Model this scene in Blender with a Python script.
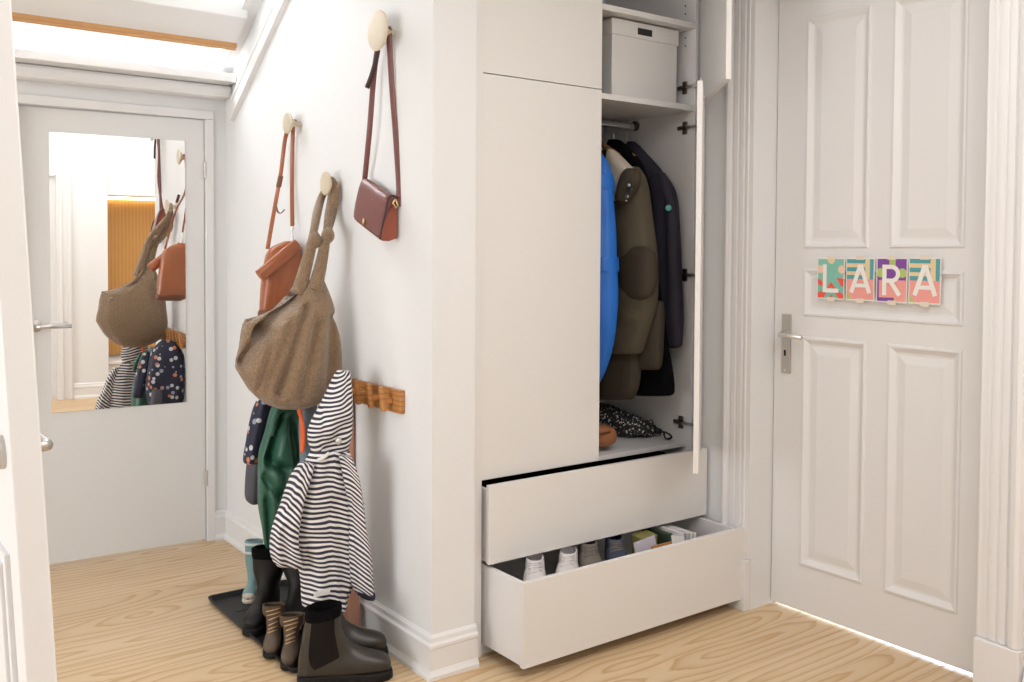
import bpy, math, random
from mathutils import Vector, Matrix
random.seed(7)
for o in list(bpy.data.objects): bpy.data.objects.remove(o, do_unlink=True)
SC = bpy.context.scene
COL = SC.collection
V = Vector
# ------------------------------------------------------------------ camera
F_PX, YAW, PITCH, ROLL, PY0 = 950.06, .638077, .0318724, .00511988, 282.7
CAM = V((0, 0, 1.40))
FW = V((math.sin(YAW)*math.cos(PITCH), math.cos(YAW)*math.cos(PITCH), -math.sin(PITCH)))
_r = V((math.cos(YAW), -math.sin(YAW), 0)); _u = _r.cross(FW)
RT = _r*math.cos(ROLL)+_u*math.sin(ROLL); UP = -_r*math.sin(ROLL)+_u*math.cos(ROLL)
cam_d = bpy.data.cameras.new('camera'); cam = bpy.data.objects.new('camera', cam_d); COL.objects.link(cam)
cam_d.sensor_width = 36; cam_d.lens = F_PX/1024*36; cam_d.shift_y = -58.3/1024; cam_d.clip_start = .05
m3 = Matrix((RT, UP, -FW)).transposed()
cam.matrix_world = Matrix.Translation(CAM) @ m3.to_4x4()
SC.camera = cam
def ray(x, y): return FW + RT*((x-512)/F_PX) - UP*((y-PY0)/F_PX)
def P(x, y, ax, val):            # pixel -> point on the plane axis = val
    d = ray(x, y); t = (val-CAM[ax])/d[ax]; return CAM+d*t
# ------------------------------------------------------------------ world, exposure, lights
SC.view_settings.view_transform = 'Standard'; SC.view_settings.look = 'None'
SC.view_settings.gamma = 1; SC.view_settings.use_curve_mapping = False
SC.view_settings.exposure = 0.1
w = bpy.data.worlds.new('sky'); SC.world = w; w.use_nodes = True
w.node_tree.nodes['Background'].inputs[0].default_value = (.93, .97, 1, 1)
w.node_tree.nodes['Background'].inputs[1].default_value = 1.6
def area(name, loc, target, sx, sy, energy, col):
    l = bpy.data.lights.new(name, 'AREA'); l.shape = 'RECTANGLE'; l.size = sx; l.size_y = sy
    l.energy = energy; l.color = col
    o = bpy.data.objects.new(name, l); COL.objects.link(o); o.location = loc
    o.rotation_euler = (V(target)-V(loc)).to_track_quat('-Z', 'Y').to_euler(); return o
area('skylight_daylight', (1.08, 4.36, 2.75), (1.08, 3.65, 1.7), 1.0, .7, 36, (.95, .98, 1))
area('window_daylight', (-3.26, 2.1, 1.32), (0, 2.1, 1.25), 2.4, 2.3, 72, (.96, .98, 1))
area('ceiling_lamp_light', (1.6, .75, 2.72), (1.65, .85, 0), 2.2, 2.4, 54, (1, .97, .945))
area('neighbour_room_daylight', (4.1, 1.95, .55), (3.2, 1.95, 0), 1.0, .6, 70, (.55, .72, 1))
# ------------------------------------------------------------------ materials
MAT = {}
def nt(m): m.use_nodes = True; return m.node_tree, m.node_tree.nodes['Principled BSDF']
def mat(name, col, rough=.5, metal=0, bump=0, bscale=60, var=0, vscale=6, sheen=0, coat=0, spec=.5, bdetail=4):
    m = bpy.data.materials.new(name); t, b = nt(m)
    b.inputs['Base Color'].default_value = (*col, 1); b.inputs['Roughness'].default_value = rough
    b.inputs['Metallic'].default_value = metal; b.inputs['Specular IOR Level'].default_value = spec
    if sheen: b.inputs['Sheen Weight'].default_value = sheen
    if coat: b.inputs['Coat Weight'].default_value = coat
    tc = t.nodes.new('ShaderNodeTexCoord')
    if bump:
        n = t.nodes.new('ShaderNodeTexNoise'); n.inputs['Scale'].default_value = bscale; n.inputs['Detail'].default_value = bdetail
        bp = t.nodes.new('ShaderNodeBump'); bp.inputs['Strength'].default_value = bump; bp.inputs['Distance'].default_value = .01
        t.links.new(tc.outputs['Object'], n.inputs['Vector']); t.links.new(n.outputs[0], bp.inputs['Height']); t.links.new(bp.outputs[0], b.inputs['Normal'])
    if var:
        n = t.nodes.new('ShaderNodeTexNoise'); n.inputs['Scale'].default_value = vscale; n.inputs['Detail'].default_value = 6
        mx = t.nodes.new('ShaderNodeMix'); mx.data_type = 'RGBA'
        mx.inputs[6].default_value = (*[c*(1-var) for c in col], 1); mx.inputs[7].default_value = (*[min(1, c*(1+var)) for c in col], 1)
        t.links.new(tc.outputs['Object'], n.inputs['Vector']); t.links.new(n.outputs[0], mx.inputs[0]); t.links.new(mx.outputs[2], b.inputs['Base Color'])
    MAT[name] = m; return m
mat('wall', (.785, .79, .795), .9, bump=.06, bscale=300)
mat('trim', (.79, .785, .78), .45)
mat('lacquer', (.77, .755, .735), .38)
mat('doorpaint', (.79, .78, .78), .42, bump=.02, bscale=40)
mat('greydoor', (.74, .735, .725), .45)
mat('inside', (.77, .755, .755), .5)
mat('box', (.74, .72, .70), .6)
mat('chrome', (.75, .74, .72), .28, 1)
mat('steel', (.55, .53, .50), .38, 1)
mat('hinge_dark', (.16, .14, .12), .35, .9)
mat('black', (.012, .012, .013), .45)
mat('shadowgap', (.05, .04, .035), .8)
mat('birch', (.60, .52, .395), .55, var=.10, vscale=25)
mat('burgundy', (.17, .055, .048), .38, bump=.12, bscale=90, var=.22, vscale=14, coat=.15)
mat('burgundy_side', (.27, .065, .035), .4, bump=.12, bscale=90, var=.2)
mat('burgundy_edge', (.035, .012, .012), .5)
mat('cognac', (.36, .105, .035), .32, bump=.10, bscale=70, var=.18, vscale=9, coat=.2)
mat('cognac_dark', (.17, .06, .028), .5, var=.1)
mat('teddy', (.27, .175, .10), .95, bump=1.0, bscale=130, var=.35, vscale=110, sheen=.4)
mat('teddy_in', (.15, .10, .065), .95, bump=.8, bscale=260)
mat('brass', (.75, .55, .28), .3, 1)
mat('green', (.030, .115, .075), .38, bump=.08, bscale=60, var=.12)
mat('greygarment', (.075, .072, .09), .7, bump=.1)
mat('terracotta', (.48, .235, .155), .75, bump=.2, bscale=60, var=.1)
mat('bluegrey', (.16, .21, .25), .7, bump=.1)
mat('orange', (.75, .13, .03), .6)
mat('cuff', (.02, .022, .045), .8)
mat('whitecloth', (.75, .73, .72), .8)
mat('tray', (.016, .016, .019), .5, bump=.05, spec=.35)
mat('teal', (.17, .285, .29), .42)
mat('teal_band', (.62, .66, .62), .45)
mat('rubber_cream', (.60, .52, .42), .5)
mat('black_leather', (.006, .005, .0045), .5, bump=.1, bscale=50, var=.2, spec=.3)
mat('fur', (.004, .004, .0045), .95, bump=1, bscale=200, spec=.1)
mat('chelsea', (.030, .024, .018), .36, bump=.10, bscale=35, var=.5, vscale=14)
mat('elastic', (.012, .009, .008), .9, bump=.3, bscale=220, spec=.15)
mat('sole', (.007, .0065, .0065), .6, spec=.25)
mat('brownboot', (.085, .055, .033), .6, bump=.12, var=.25, vscale=25)
mat('lace', (.55, .33, .16), .8)
mat('pink', (.72, .42, .42), .7)
mat('blue', (.015, .16, .62), .5, bump=.06, bscale=30, var=.08)
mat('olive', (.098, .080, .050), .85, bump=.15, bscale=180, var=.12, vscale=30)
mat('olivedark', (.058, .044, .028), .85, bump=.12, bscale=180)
mat('patch', (.050, .034, .019), .8, bump=.1, bscale=200)
mat('creamlining', (.62, .55, .45), .9, bump=.3, bscale=120)
mat('navyjacket', (.030, .026, .045), .7, bump=.05, bscale=60)
mat('blackcloth', (.005, .005, .006), .9, spec=.1)
mat('badge', (.15, .55, .50), .5)
mat('hangerwood', (.36, .17, .07), .5, var=.15)
mat('brownbag', (.33, .13, .05), .5, bump=.2, var=.2)
mat('sneakwhite', (.66, .62, .62), .7, bump=.2, bscale=120, var=.08)
mat('sneakbrown', (.085, .06, .045), .8, bump=.2, var=.25)
mat('sneakgrey', (.15, .13, .11), .8, bump=.2, var=.15)
mat('sneaknavy', (.03, .04, .075), .7, bump=.2, var=.15)
mat('olivegold', (.21, .19, .06), .6)
mat('paper', (.72, .70, .69), .7)
mat('lilac', (.55, .52, .60), .6)
mat('darkgreen', (.03, .05, .03), .7)
mat('ochrewood', (.45, .20, .07), .6)
mat('tape', (.78, .70, .58), .5)
for n, c in dict(c_teal=(.22, .52, .42), c_pink=(.86, .36, .32), c_red=(.85, .10, .06), c_purple=(.22, .07, .36), c_cream=(.80, .62, .36), c_blue=(.09, .36, .40), c_lime=(.45, .58, .16), c_white=(.86, .83, .80), c_peach=(.85, .58, .44)).items():
    mat(n, c, .6)
# glass
g = bpy.data.materials.new('glass'); t, b = nt(g); b.inputs['Transmission Weight'].default_value = 1; b.inputs['Roughness'].default_value = 0; b.inputs['IOR'].default_value = 1.02; MAT['glass'] = g
g = bpy.data.materials.new('mirror'); t, b = nt(g); b.inputs['Base Color'].default_value = (.93, .92, .90, 1); b.inputs['Metallic'].default_value = 1; b.inputs['Roughness'].default_value = .004; MAT['mirror'] = g
g = bpy.data.materials.new('led'); t, b = nt(g); b.inputs['Emission Color'].default_value = (1, .82, .55, 1); b.inputs['Emission Strength'].default_value = 6; MAT['led'] = g
def math_node(t, op, a=None, b=None, c=None):
    n = t.nodes.new('ShaderNodeMath'); n.operation = op
    for i, x in enumerate((a, b, c)):
        if x is None: continue
        if isinstance(x, (int, float)): n.inputs[i].default_value = x
        else: t.links.new(x, n.inputs[i])
    return n.outputs[0]
def ramp(t, fac, stops):
    r = t.nodes.new('ShaderNodeValToRGB'); el = r.color_ramp.elements
    while len(el) < len(stops): el.new(.5)
    for e, (p, c) in zip(el, stops): e.position = p; e.color = (*c, 1)
    t.links.new(fac, r.inputs[0]); return r.outputs[0]
def grain(name, light, dark, along, ring=26, amp=.22, per_obj=True, rough=.45, contrast=.55, cross='Y', mid=None):
    """wood: rings round a wandering heart line, cut by the board's face"""
    m = bpy.data.materials.new(name); t, b = nt(m); b.inputs['Roughness'].default_value = rough
    tc = t.nodes.new('ShaderNodeTexCoord'); sp = t.nodes.new('ShaderNodeSeparateXYZ'); t.links.new(tc.outputs['Object'], sp.inputs[0])
    oi = t.nodes.new('ShaderNodeObjectInfo'); rnd = oi.outputs['Random']
    L = sp.outputs[along]; Cx = sp.outputs[cross]
    off = math_node(t, 'MULTIPLY', rnd, 37.0)
    cb = t.nodes.new('ShaderNodeCombineXYZ')
    t.links.new(math_node(t, 'MULTIPLY_ADD', L, .75, off), cb.inputs[0]); t.links.new(math_node(t, 'MULTIPLY', Cx, 1.6), cb.inputs[1]); t.links.new(off, cb.inputs[2])
    n1 = t.nodes.new('ShaderNodeTexNoise'); n1.inputs['Scale'].default_value = 1.3; n1.inputs['Detail'].default_value = 1.5; t.links.new(cb.outputs[0], n1.inputs['Vector'])
    z = math_node(t, 'MULTIPLY', math_node(t, 'SUBTRACT', n1.outputs[0], .5), amp*2)
    y = math_node(t, 'ADD', Cx, math_node(t, 'MULTIPLY', math_node(t, 'SUBTRACT', rnd, .5), .14))
    r = math_node(t, 'SQRT', math_node(t, 'ADD', math_node(t, 'MULTIPLY', y, y), math_node(t, 'MULTIPLY', z, z)))
    cb2 = t.nodes.new('ShaderNodeCombineXYZ')
    t.links.new(math_node(t, 'MULTIPLY', L, 7.0), cb2.inputs[0]); t.links.new(math_node(t, 'MULTIPLY', Cx, 40), cb2.inputs[1]); t.links.new(off, cb2.inputs[2])
    n2 = t.nodes.new('ShaderNodeTexNoise'); n2.inputs['Scale'].default_value = 1; n2.inputs['Detail'].default_value = 3; t.links.new(cb2.outputs[0], n2.inputs['Vector'])
    ph = math_node(t, 'ADD', math_node(t, 'MULTIPLY', r, ring), math_node(t, 'MULTIPLY', n2.outputs[0], .45))
    fr = math_node(t, 'FRACT', ph)
    md = mid or tuple(l*(1-contrast*.45)+d*contrast*.45 for l, d in zip(light, dark))
    c1 = ramp(t, fr, [(0, light), (.30, light), (.62, md), (.90, dark), (1, light)])
    mx = t.nodes.new('ShaderNodeMix'); mx.data_type = 'RGBA'; mx.blend_type = 'MULTIPLY'; mx.inputs[0].default_value = 1
    tint = ramp(t, rnd, [(0, (.93, .90, .86)), (.5, (1, 1, 1)), (1, (.97, .93, .86))])
    t.links.new(c1, mx.inputs[6]); t.links.new(tint, mx.inputs[7]); t.links.new(mx.outputs[2], b.inputs['Base Color'])
    bp = t.nodes.new('ShaderNodeBump'); bp.inputs['Strength'].default_value = .05; bp.inputs['Distance'].default_value = .002
    t.links.new(n2.outputs[0], bp.inputs['Height']); t.links.new(bp.outputs[0], b.inputs['Normal'])
    MAT[name] = m
grain('floorwood', (.69, .525, .34), (.55, .345, .165), 'X', ring=28, amp=.26)
grain('oakrail', (.50, .235, .075), (.32, .12, .03), 'Y', ring=60, amp=.05, cross='Z')
grain('oakpanel', (.62, .33, .10), (.50, .24, .06), 'Z', ring=30, amp=.1, cross='X')
grain('oakstrip', (.62, .34, .14), (.48, .23, .08), 'X', ring=80, amp=.05)
def stripes(name, a, b_, edge=.5):
    m = bpy.data.materials.new(name); t, b = nt(m); b.inputs['Roughness'].default_value = .75
    at = t.nodes.new('ShaderNodeAttribute'); at.attribute_name = 'sv'
    c = ramp(t, math_node(t, 'FRACT', at.outputs['Fac']), [(0, a), (edge-.04, a), (edge+.04, b_), (.96, b_), (1, a)])
    t.links.new(c, b.inputs['Base Color']); MAT[name] = m
stripes('stripe', (.80, .77, .75), (.028, .029, .055), .46)
def spots(name, base, cols, scale=28, thr=.42):
    m = bpy.data.materials.new(name); t, b = nt(m); b.inputs['Roughness'].default_value = .65
    tc = t.nodes.new('ShaderNodeTexCoord'); v = t.nodes.new('ShaderNodeTexVoronoi'); v.inputs['Scale'].default_value = scale
    t.links.new(tc.outputs['Object'], v.inputs['Vector'])
    sp = t.nodes.new('ShaderNodeSeparateColor'); t.links.new(v.outputs['Color'], sp.inputs[0])
    c = ramp(t, sp.outputs[0], [(0, cols[0]), (.49, cols[0]), (.5, cols[1]), (.8, cols[1]), (.81, cols[2]), (1, cols[2])])
    mx = t.nodes.new('ShaderNodeMix'); mx.data_type = 'RGBA'; mx.inputs[7].default_value = (*base, 1)
    t.links.new(math_node(t, 'GREATER_THAN', v.outputs['Distance'], thr), mx.inputs[0]); t.links.new(c, mx.inputs[6]); t.links.new(mx.outputs[2], b.inputs['Base Color']); MAT[name] = m
spots('navyspots', (.016, .019, .045), [(.55, .55, .56), (.30, .33, .40), (.60, .20, .10)], 30, .33)
spots('umbrella', (.010, .010, .011), [(.60, .58, .57), (.10, .10, .10), (.45, .44, .44)], 95, .36)
# ------------------------------------------------------------------ mesh helpers
class MB:
    def __init__(s): s.v = []; s.f = []; s.m = []; s.sv = []; s.cur = 0
    def add(s, vs, fs, sv=None):
        o = len(s.v); s.v += [V(p) for p in vs]; s.f += [tuple(i+o for i in f) for f in fs]; s.m += [s.cur]*len(fs)
        s.sv += list(sv) if sv else [0]*len(vs); return s
    def box(s, a, b):
        (x0, y0, z0), (x1, y1, z1) = a, b
        x0, x1 = sorted((x0, x1)); y0, y1 = sorted((y0, y1)); z0, z1 = sorted((z0, z1))
        return s.add([(x0, y0, z0), (x1, y0, z0), (x1, y1, z0), (x0, y1, z0), (x0, y0, z1), (x1, y0, z1), (x1, y1, z1), (x0, y1, z1)],
                     [(0, 3, 2, 1), (4, 5, 6, 7), (0, 1, 5, 4), (1, 2, 6, 5), (2, 3, 7, 6), (3, 0, 4, 7)])
    def obox(s, c, U, W, N, hu, hw, hn):      # oriented box
        c, U, W, N = V(c), V(U).normalized(), V(W).normalized(), V(N).normalized()
        vs = [c+U*hu*a+W*hw*b+N*hn*d for d in (-1, 1) for (a, b) in ((-1, -1), (1, -1), (1, 1), (-1, 1))]
        return s.add(vs, [(0, 3, 2, 1), (4, 5, 6, 7), (0, 1, 5, 4), (1, 2, 6, 5), (2, 3, 7, 6), (3, 0, 4, 7)])
    def loft(s, rings, cap0=True, cap1=True, closed=True, sv=None):
        n = len(rings[0]); vs = [p for r in rings for p in r]; fs = []
        for i in range(len(rings)-1):
            for j in range(n if closed else n-1):
                k = (j+1) % n; fs.append((i*n+j, i*n+k, (i+1)*n+k, (i+1)*n+j))
        if closed:
            if cap0: fs.append(tuple(range(n-1, -1, -1)))
            if cap1: fs.append(tuple((len(rings)-1)*n+j for j in range(n)))
        return s.add(vs, fs, sv)
    def tube(s, pts, rad, seg=10, flat=None, caps=True):
        pts = [V(p) for p in pts]; n = len(pts); rad = rad if isinstance(rad, (list, tuple)) else [rad]*n
        ref = None; rings = []
        for i, p in enumerate(pts):
            d = (pts[min(i+1, n-1)]-pts[max(i-1, 0)]).normalized()
            if ref is None: ref = d.orthogonal().normalized() if flat is None else V(flat)
            if flat is not None: ref = V(flat)
            a = (ref-d*ref.dot(d)).normalized(); b = d.cross(a); ref = a
            k = rad[i] if isinstance(rad[i], (tuple, list)) else (rad[i], rad[i])
            rings.append([p+a*k[0]*math.cos(2*math.pi*j/seg)+b*k[1]*math.sin(2*math.pi*j/seg) for j in range(seg)])
        return s.loft(rings, caps, caps)
    def lathe(s, c, axis, prof, seg=32):      # prof: (distance along axis, radius)
        c, axis = V(c), V(axis).normalized(); a = axis.orthogonal().normalized(); b = axis.cross(a)
        return s.loft([[c+axis*h+a*r*math.cos(2*math.pi*j/seg)+b*r*math.sin(2*math.pi*j/seg) for j in range(seg)] for h, r in prof])
    def prism(s, poly, h0, h1, ax):           # polygon in the two other axes, extruded along ax
        def mk(p, h):
            l = list(p); l.insert(ax, h); return V(l)
        n = len(poly); vs = [mk(p, h0) for p in poly]+[mk(p, h1) for p in poly]
        fs = [tuple(range(n-1, -1, -1)), tuple(range(n, 2*n))]+[(i, (i+1) % n, n+(i+1) % n, n+i) for i in range(n)]
        return s.add(vs, fs)
    def xf(s, M): s.v = [M @ p for p in s.v]; return s
    def build(s, name, mt, parent=None, smooth=False, bevel=0, subd=0, origin=None, recalc=True, disp=None, auto=None):
        me = bpy.data.meshes.new(name)
        org = V(origin) if origin is not None else V((0, 0, 0))
        base = V((0, 0, 0)); p = parent
        while p: base += p.location; p = p.parent
        if parent and origin is None: org = V((0, 0, 0))
        loc = org-base if origin is not None else V((0, 0, 0))
        sub = org if origin is not None else base
        me.from_pydata([p-sub for p in s.v], [], s.f)
        for x in (mt if isinstance(mt, (list, tuple)) else [mt]): me.materials.append(MAT[x])
        me.polygons.foreach_set('material_index', s.m)
        if any(s.sv):
            at = me.attributes.new('sv', 'FLOAT', 'POINT'); at.data.foreach_set('value', s.sv)
        if recalc:
            import bmesh
            bm = bmesh.new(); bm.from_mesh(me); bmesh.ops.recalc_face_normals(bm, faces=bm.faces); bm.to_mesh(me); bm.free()
        if smooth: me.polygons.foreach_set('use_smooth', [True]*len(me.polygons))
        if auto: me.set_sharp_from_angle(angle=auto)
        o = bpy.data.objects.new(name, me); COL.objects.link(o); o.location = loc
        if parent: o.parent = parent
        if bevel:
            md = o.modifiers.new('bevel', 'BEVEL'); md.width = bevel; md.segments = 2; md.limit_method = 'ANGLE'
        if subd:
            md = o.modifiers.new('subd', 'SUBSURF'); md.levels = subd; md.render_levels = subd
        if disp:
            tx = bpy.data.textures.new(name+'_folds', 'CLOUDS'); tx.noise_scale = disp[1]; tx.noise_depth = 2
            md = o.modifiers.new('folds', 'DISPLACE'); md.texture = tx; md.strength = disp[0]; md.texture_coords = 'LOCAL'
        return o
def tag(o, label, cat, group=None):
    o['label'] = label; o['category'] = cat
    if group: o['group'] = group
    return o
def struct(o, label=None):
    o['kind'] = 'structure'
    if label: o['label'] = label
    return o
def thing(name, loc, label=None, cat=None, group=None):
    o = bpy.data.objects.new(name, None); o.empty_display_size = .05; COL.objects.link(o); o.location = loc
    if label: tag(o, label, cat, group)
    return o
def B(a, b): return MB().box(a, b)
def lerp(a, b, t): return a+(b-a)*t
def smooth_pts(pts, n=6):                    # Catmull-Rom through points
    pts = [V(p) for p in pts]; out = []
    for i in range(len(pts)-1):
        p0, p1, p2, p3 = pts[max(i-1, 0)], pts[i], pts[i+1], pts[min(i+2, len(pts)-1)]
        for k in range(n):
            t = k/n; out.append(.5*((2*p1)+(p2-p0)*t+(2*p0-5*p1+4*p2-p3)*t*t+(3*p1-p0-3*p2+p3)*t**3))
    out.append(pts[-1]); return out
def sup(th, e):                              # superellipse direction
    c, s_ = math.cos(th), math.sin(th)
    return math.copysign(abs(c)**e, c), math.copysign(abs(s_)**e, s_)
def sil(rows, ax, val, seg=28, fold=.0, nf=5, e=.85, sub=4, tw=0, sv=None, cap=True, lean=0, seed=0, hollow=False):
    """loft of horizontal rings. rows = (py, px_left, px_right, half_depth[, plane]) read on the plane ax=val; depth runs along ax"""
    R_ = []
    for r in rows:
        pl = r[4] if len(r) > 4 else val
        a, b = P(r[1], r[0], ax, pl), P(r[2], r[0], ax, pl)
        R_.append((a, b, r[3]))
    rr = []
    for i in range(len(R_)-1):
        for k in range(sub):
            t = k/sub; t2 = t
            rr.append((R_[i][0].lerp(R_[i+1][0], t2), R_[i][1].lerp(R_[i+1][1], t2), lerp(R_[i][2], R_[i+1][2], t2)))
    rr.append(R_[-1])
    # light smoothing of the outline
    for _ in range(2):
        q = rr[:]
        for i in range(1, len(rr)-1):
            q[i] = tuple((rr[i-1][k]+rr[i][k]*2+rr[i+1][k])/4 for k in range(3))
        rr = q
    D = V((0, 0, 0)); D[ax] = 1
    rnd = random.Random(seed); ph = [rnd.uniform(0, 6.28) for _ in range(4)]
    rings = []; s_ = []; z0 = rr[0][0].z
    for i, (a, b, d) in enumerate(rr):
        c = (a+b)/2; h = (b-a)/2; ring = []
        for j in range(seg):
            th = 2*math.pi*j/seg; cx, sx = sup(th, e)
            zz = c.z*9
            fo = fold*(math.sin(nf*th+ph[0]+tw*zz)*.6+math.sin((nf*2-1)*th+ph[1]-tw*1.7*zz)*.3+.3*math.sin(zz*3+3*th+ph[2]))
            k = 1+fo/max(d, .02)*.6
            ring.append(c+h*cx*(1+fo*.6/max(h.length, .02))+D*d*sx*k)
            if sv: s_.append(sv(a, b, cx, sx, c.z, th))
        rings.append(ring)
    return MB().loft(rings, cap, cap, True, s_ if sv else None)
# ------------------------------------------------------------------ setting constants
WA, YB = 1.63, 4.52          # hook wall plane X, back wall plane Y
YP, XP = 2.63, 1.798         # end face of the hook wall
XL, XM, XR, YW = 1.8525, 2.395, 2.94, 2.67
XW, XD = 2.955, 3.08         # right wall plane, plane of the name door
ZC = 2.75
YR = -.62
# floor
fl = struct(B((-3.4, -1.0, -.05), (4.2, 4.75, -.004)).build('floor', 'shadowgap'))
y = -1.0; i = 0
while y < 4.7:
    wd = .192
    b_ = MB(); x0, x1 = -3.4, 4.2
    b_.box((x0, -wd/2+.0006, -.02), (x1, wd/2-.0006, 0))
    o = b_.build('plank', 'floorwood', fl, bevel=.0012); o.location = (0, y+wd/2, 0)
    y += wd; i += 1
# walls
struct(B((WA, YP, 0), (XP, YB+.12, 3.0)).build('wall_middle', 'wall'))
wb = MB(); wb.box((-3.4, YB, 0), (.68, YB+.12, 2.22)); wb.box((1.562, YB, 0), (WA+.17, YB+.12, 2.22)); wb.box((.68, YB, 2.045), (1.562, YB+.12, 2.22))
struct(wb.build('wall_back', 'wall'))
struct(B((XP, 3.27, 0), (XW+.2, 3.39, 3.0)).build('wall_niche', 'wall'))
DY0, DY1, DZ = 1.50, 2.405, 2.44
wr = MB(); wr.box((XW, -1.0, 0), (XW+.16, DY0, 3.0)); wr.box((XW, DY1, 0), (XW+.16, 3.39, 3.0)); wr.box((XW, DY0, DZ), (XW+.16, DY1, 3.0))
struct(wr.build('wall_right', 'wall'))
wl = MB(); wl.box((-3.4, -1.0, 2.5), (-3.28, 4.64, 3.0)); wl.box((-3.4, -1, 0), (-3.28, .85, 2.5)); wl.box((-3.4, 3.35, 0), (-3.28, 4.64, 2.5))
struct(wl.build('wall_left', 'wall'))
wre = MB(); wre.box((-3.4, YR-.12, 0), (.55, YR, 3.0)); wre.box((.55, YR-.12, 2.10), (1.33, YR, 3.0)); wre.box((1.33, YR-.12, 0), (1.77, YR, 3.0)); wre.box((1.65, YR-.38, 0), (1.77, YR-.12, 3.0))
struct(wre.build('wall_rear', 'wall'))
struct(B((1.65, YR-.5, 0), (3.1, YR-.381, 3.0)).build('wall_recess', 'wall'))
struct(B((1.771, YR-.38, 1.93), (2.954, YR-.02, 3.0)).build('wall_bulkhead', 'wall'))
# flat ceiling and sloping roof with the skylight
def GZ(y): return 2.24+(4.45-y)*.676
struct(B((-3.4, -1.1, ZC), (3.2, 3.70, ZC+.1)).build('ceiling', 'wall'))
WX0, WX1 = .62, 1.585
def slab(x0, x1, ya, yb, th=.06, dz=0):
    return MB().prism([(ya, GZ(ya)+dz), (yb, GZ(yb)+dz), (yb, GZ(yb)+th+dz), (ya, GZ(ya)+th+dz)], x0, x1, 0)
rs = MB()
for (x0, x1, ya, yb) in ((-3.4, WX0, 3.68, 4.64), (WX1, 1.82, 3.68, 4.64), (WX0, WX1, 3.68, 3.78), (WX0, WX1, 4.445, 4.64)):
    q = slab(x0, x1, ya, yb); rs.add(q.v, q.f)
struct(rs.build('ceiling_slope', 'wall'))
wn = struct(slab(WX0, WX1, 4.115, 4.258, .10, -.035).build('window_1', 'trim', bevel=.004), 'white cross bar of the roof window')
for a, b_ in ((4.22, 4.49), (3.74, 4.15)):
    slab(WX0, WX1, a, b_, .006, .055).build('pane', 'glass', wn)
for x in (WX0, WX1-.03):
    slab(x, x+.03, 3.78, 4.445, .09, 0).build('frame_side', 'trim', wn, bevel=.003)
o = slab(WX0, WX1, 4.244, 4.266, .026, -.052).build('wooden_strip', 'oakstrip', wn, bevel=.004); o['label'] = 'oak strip along the cross bar'
B((WX0-.1, 4.33, 2.182), (WX1+.03, YB, 2.222)).build('sill', 'trim', wn, bevel=.004)
B((-3.4, 4.42, 2.10+.02), (WA, YB, 2.182)).build('sill_cove', 'trim', wn, bevel=.02)
# batten along the roof slope on the hook wall
a = P(284, 0, 0, WA); b_ = P(231, 118, 0, WA); d = (b_-a).normalized(); a = a-d*.45; b_ = b_-d*.02
n = V((0, -d.z, d.y))
tr = MB(); tr.obox((a+b_)/2-V((.012, 0, 0)), d, n, (1, 0, 0), (b_-a).length/2, .042, .013); tr.obox((a+b_)/2-V((.014, 0, 0))+n*.02, d, n, (1, 0, 0), (b_-a).length/2, .010, .015)
struct(tr.build('trim_1', 'trim', bevel=.003), 'white batten following the roof slope')
# baseboards: profile (out, z)
BBP = [(0, 0), (.026, 0), (.026, .012), (.020, .022), (.016, .03), (.016, .098), (.020, .102), (.020, .112), (.013, .120), (.011, .134), (.004, .142), (0, .142)]
def baseboard(name, path, normals):
    """path: corner points (x,y); normals: mitre offset directions per point"""
    rings = [[V((p[0]+n_[0]*o_, p[1]+n_[1]*o_, z)) for o_, z in BBP] for p, n_ in zip(path, normals)]
    return struct(MB().loft(rings).build(name, 'trim'))
baseboard('baseboard_middle', [(WA, YB), (WA, YP), (XP+.004, YP), ], [(-1, -1), (-1, -1), (0, -1)])
baseboard('baseboard_back', [(1.565, YB), (WA, YB)], [(0, -1), (-1, -1)])
baseboard('baseboard_right', [(XW, 1.355), (XW, YR)], [(-1, 0), (-1, 0)])
baseboard('baseboard_rear', [(1.46, YR), (1.77, YR)], [(0, 1), (0, 1)])
baseboard('baseboard_far', [(XW, YW-.01), (XW, 2.53)], [(-1, 0), (-1, 0)])
# ------------------------------------------------------------------ doors
def nested_panel(yz, x, prof):               # panel facing -X; prof = (inset, depth behind the leaf face)
    (y0, z0), (y1, z1) = yz; b_ = MB(); rings = []
    for ins, dp in prof:
        rings.append([V((x+dp, y0+ins, z0+ins)), V((x+dp, y1-ins, z0+ins)), V((x+dp, y1-ins, z1-ins)), V((x+dp, y0+ins, z1-ins))])
    return b_.loft(rings, False, True)
PPROF = [(0, 0), (.003, -.005), (.010, -.006), (.020, .001), (.028, .006), (.036, .007), (.064, .0015), (.068, .001), (.07, .001)]
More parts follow.
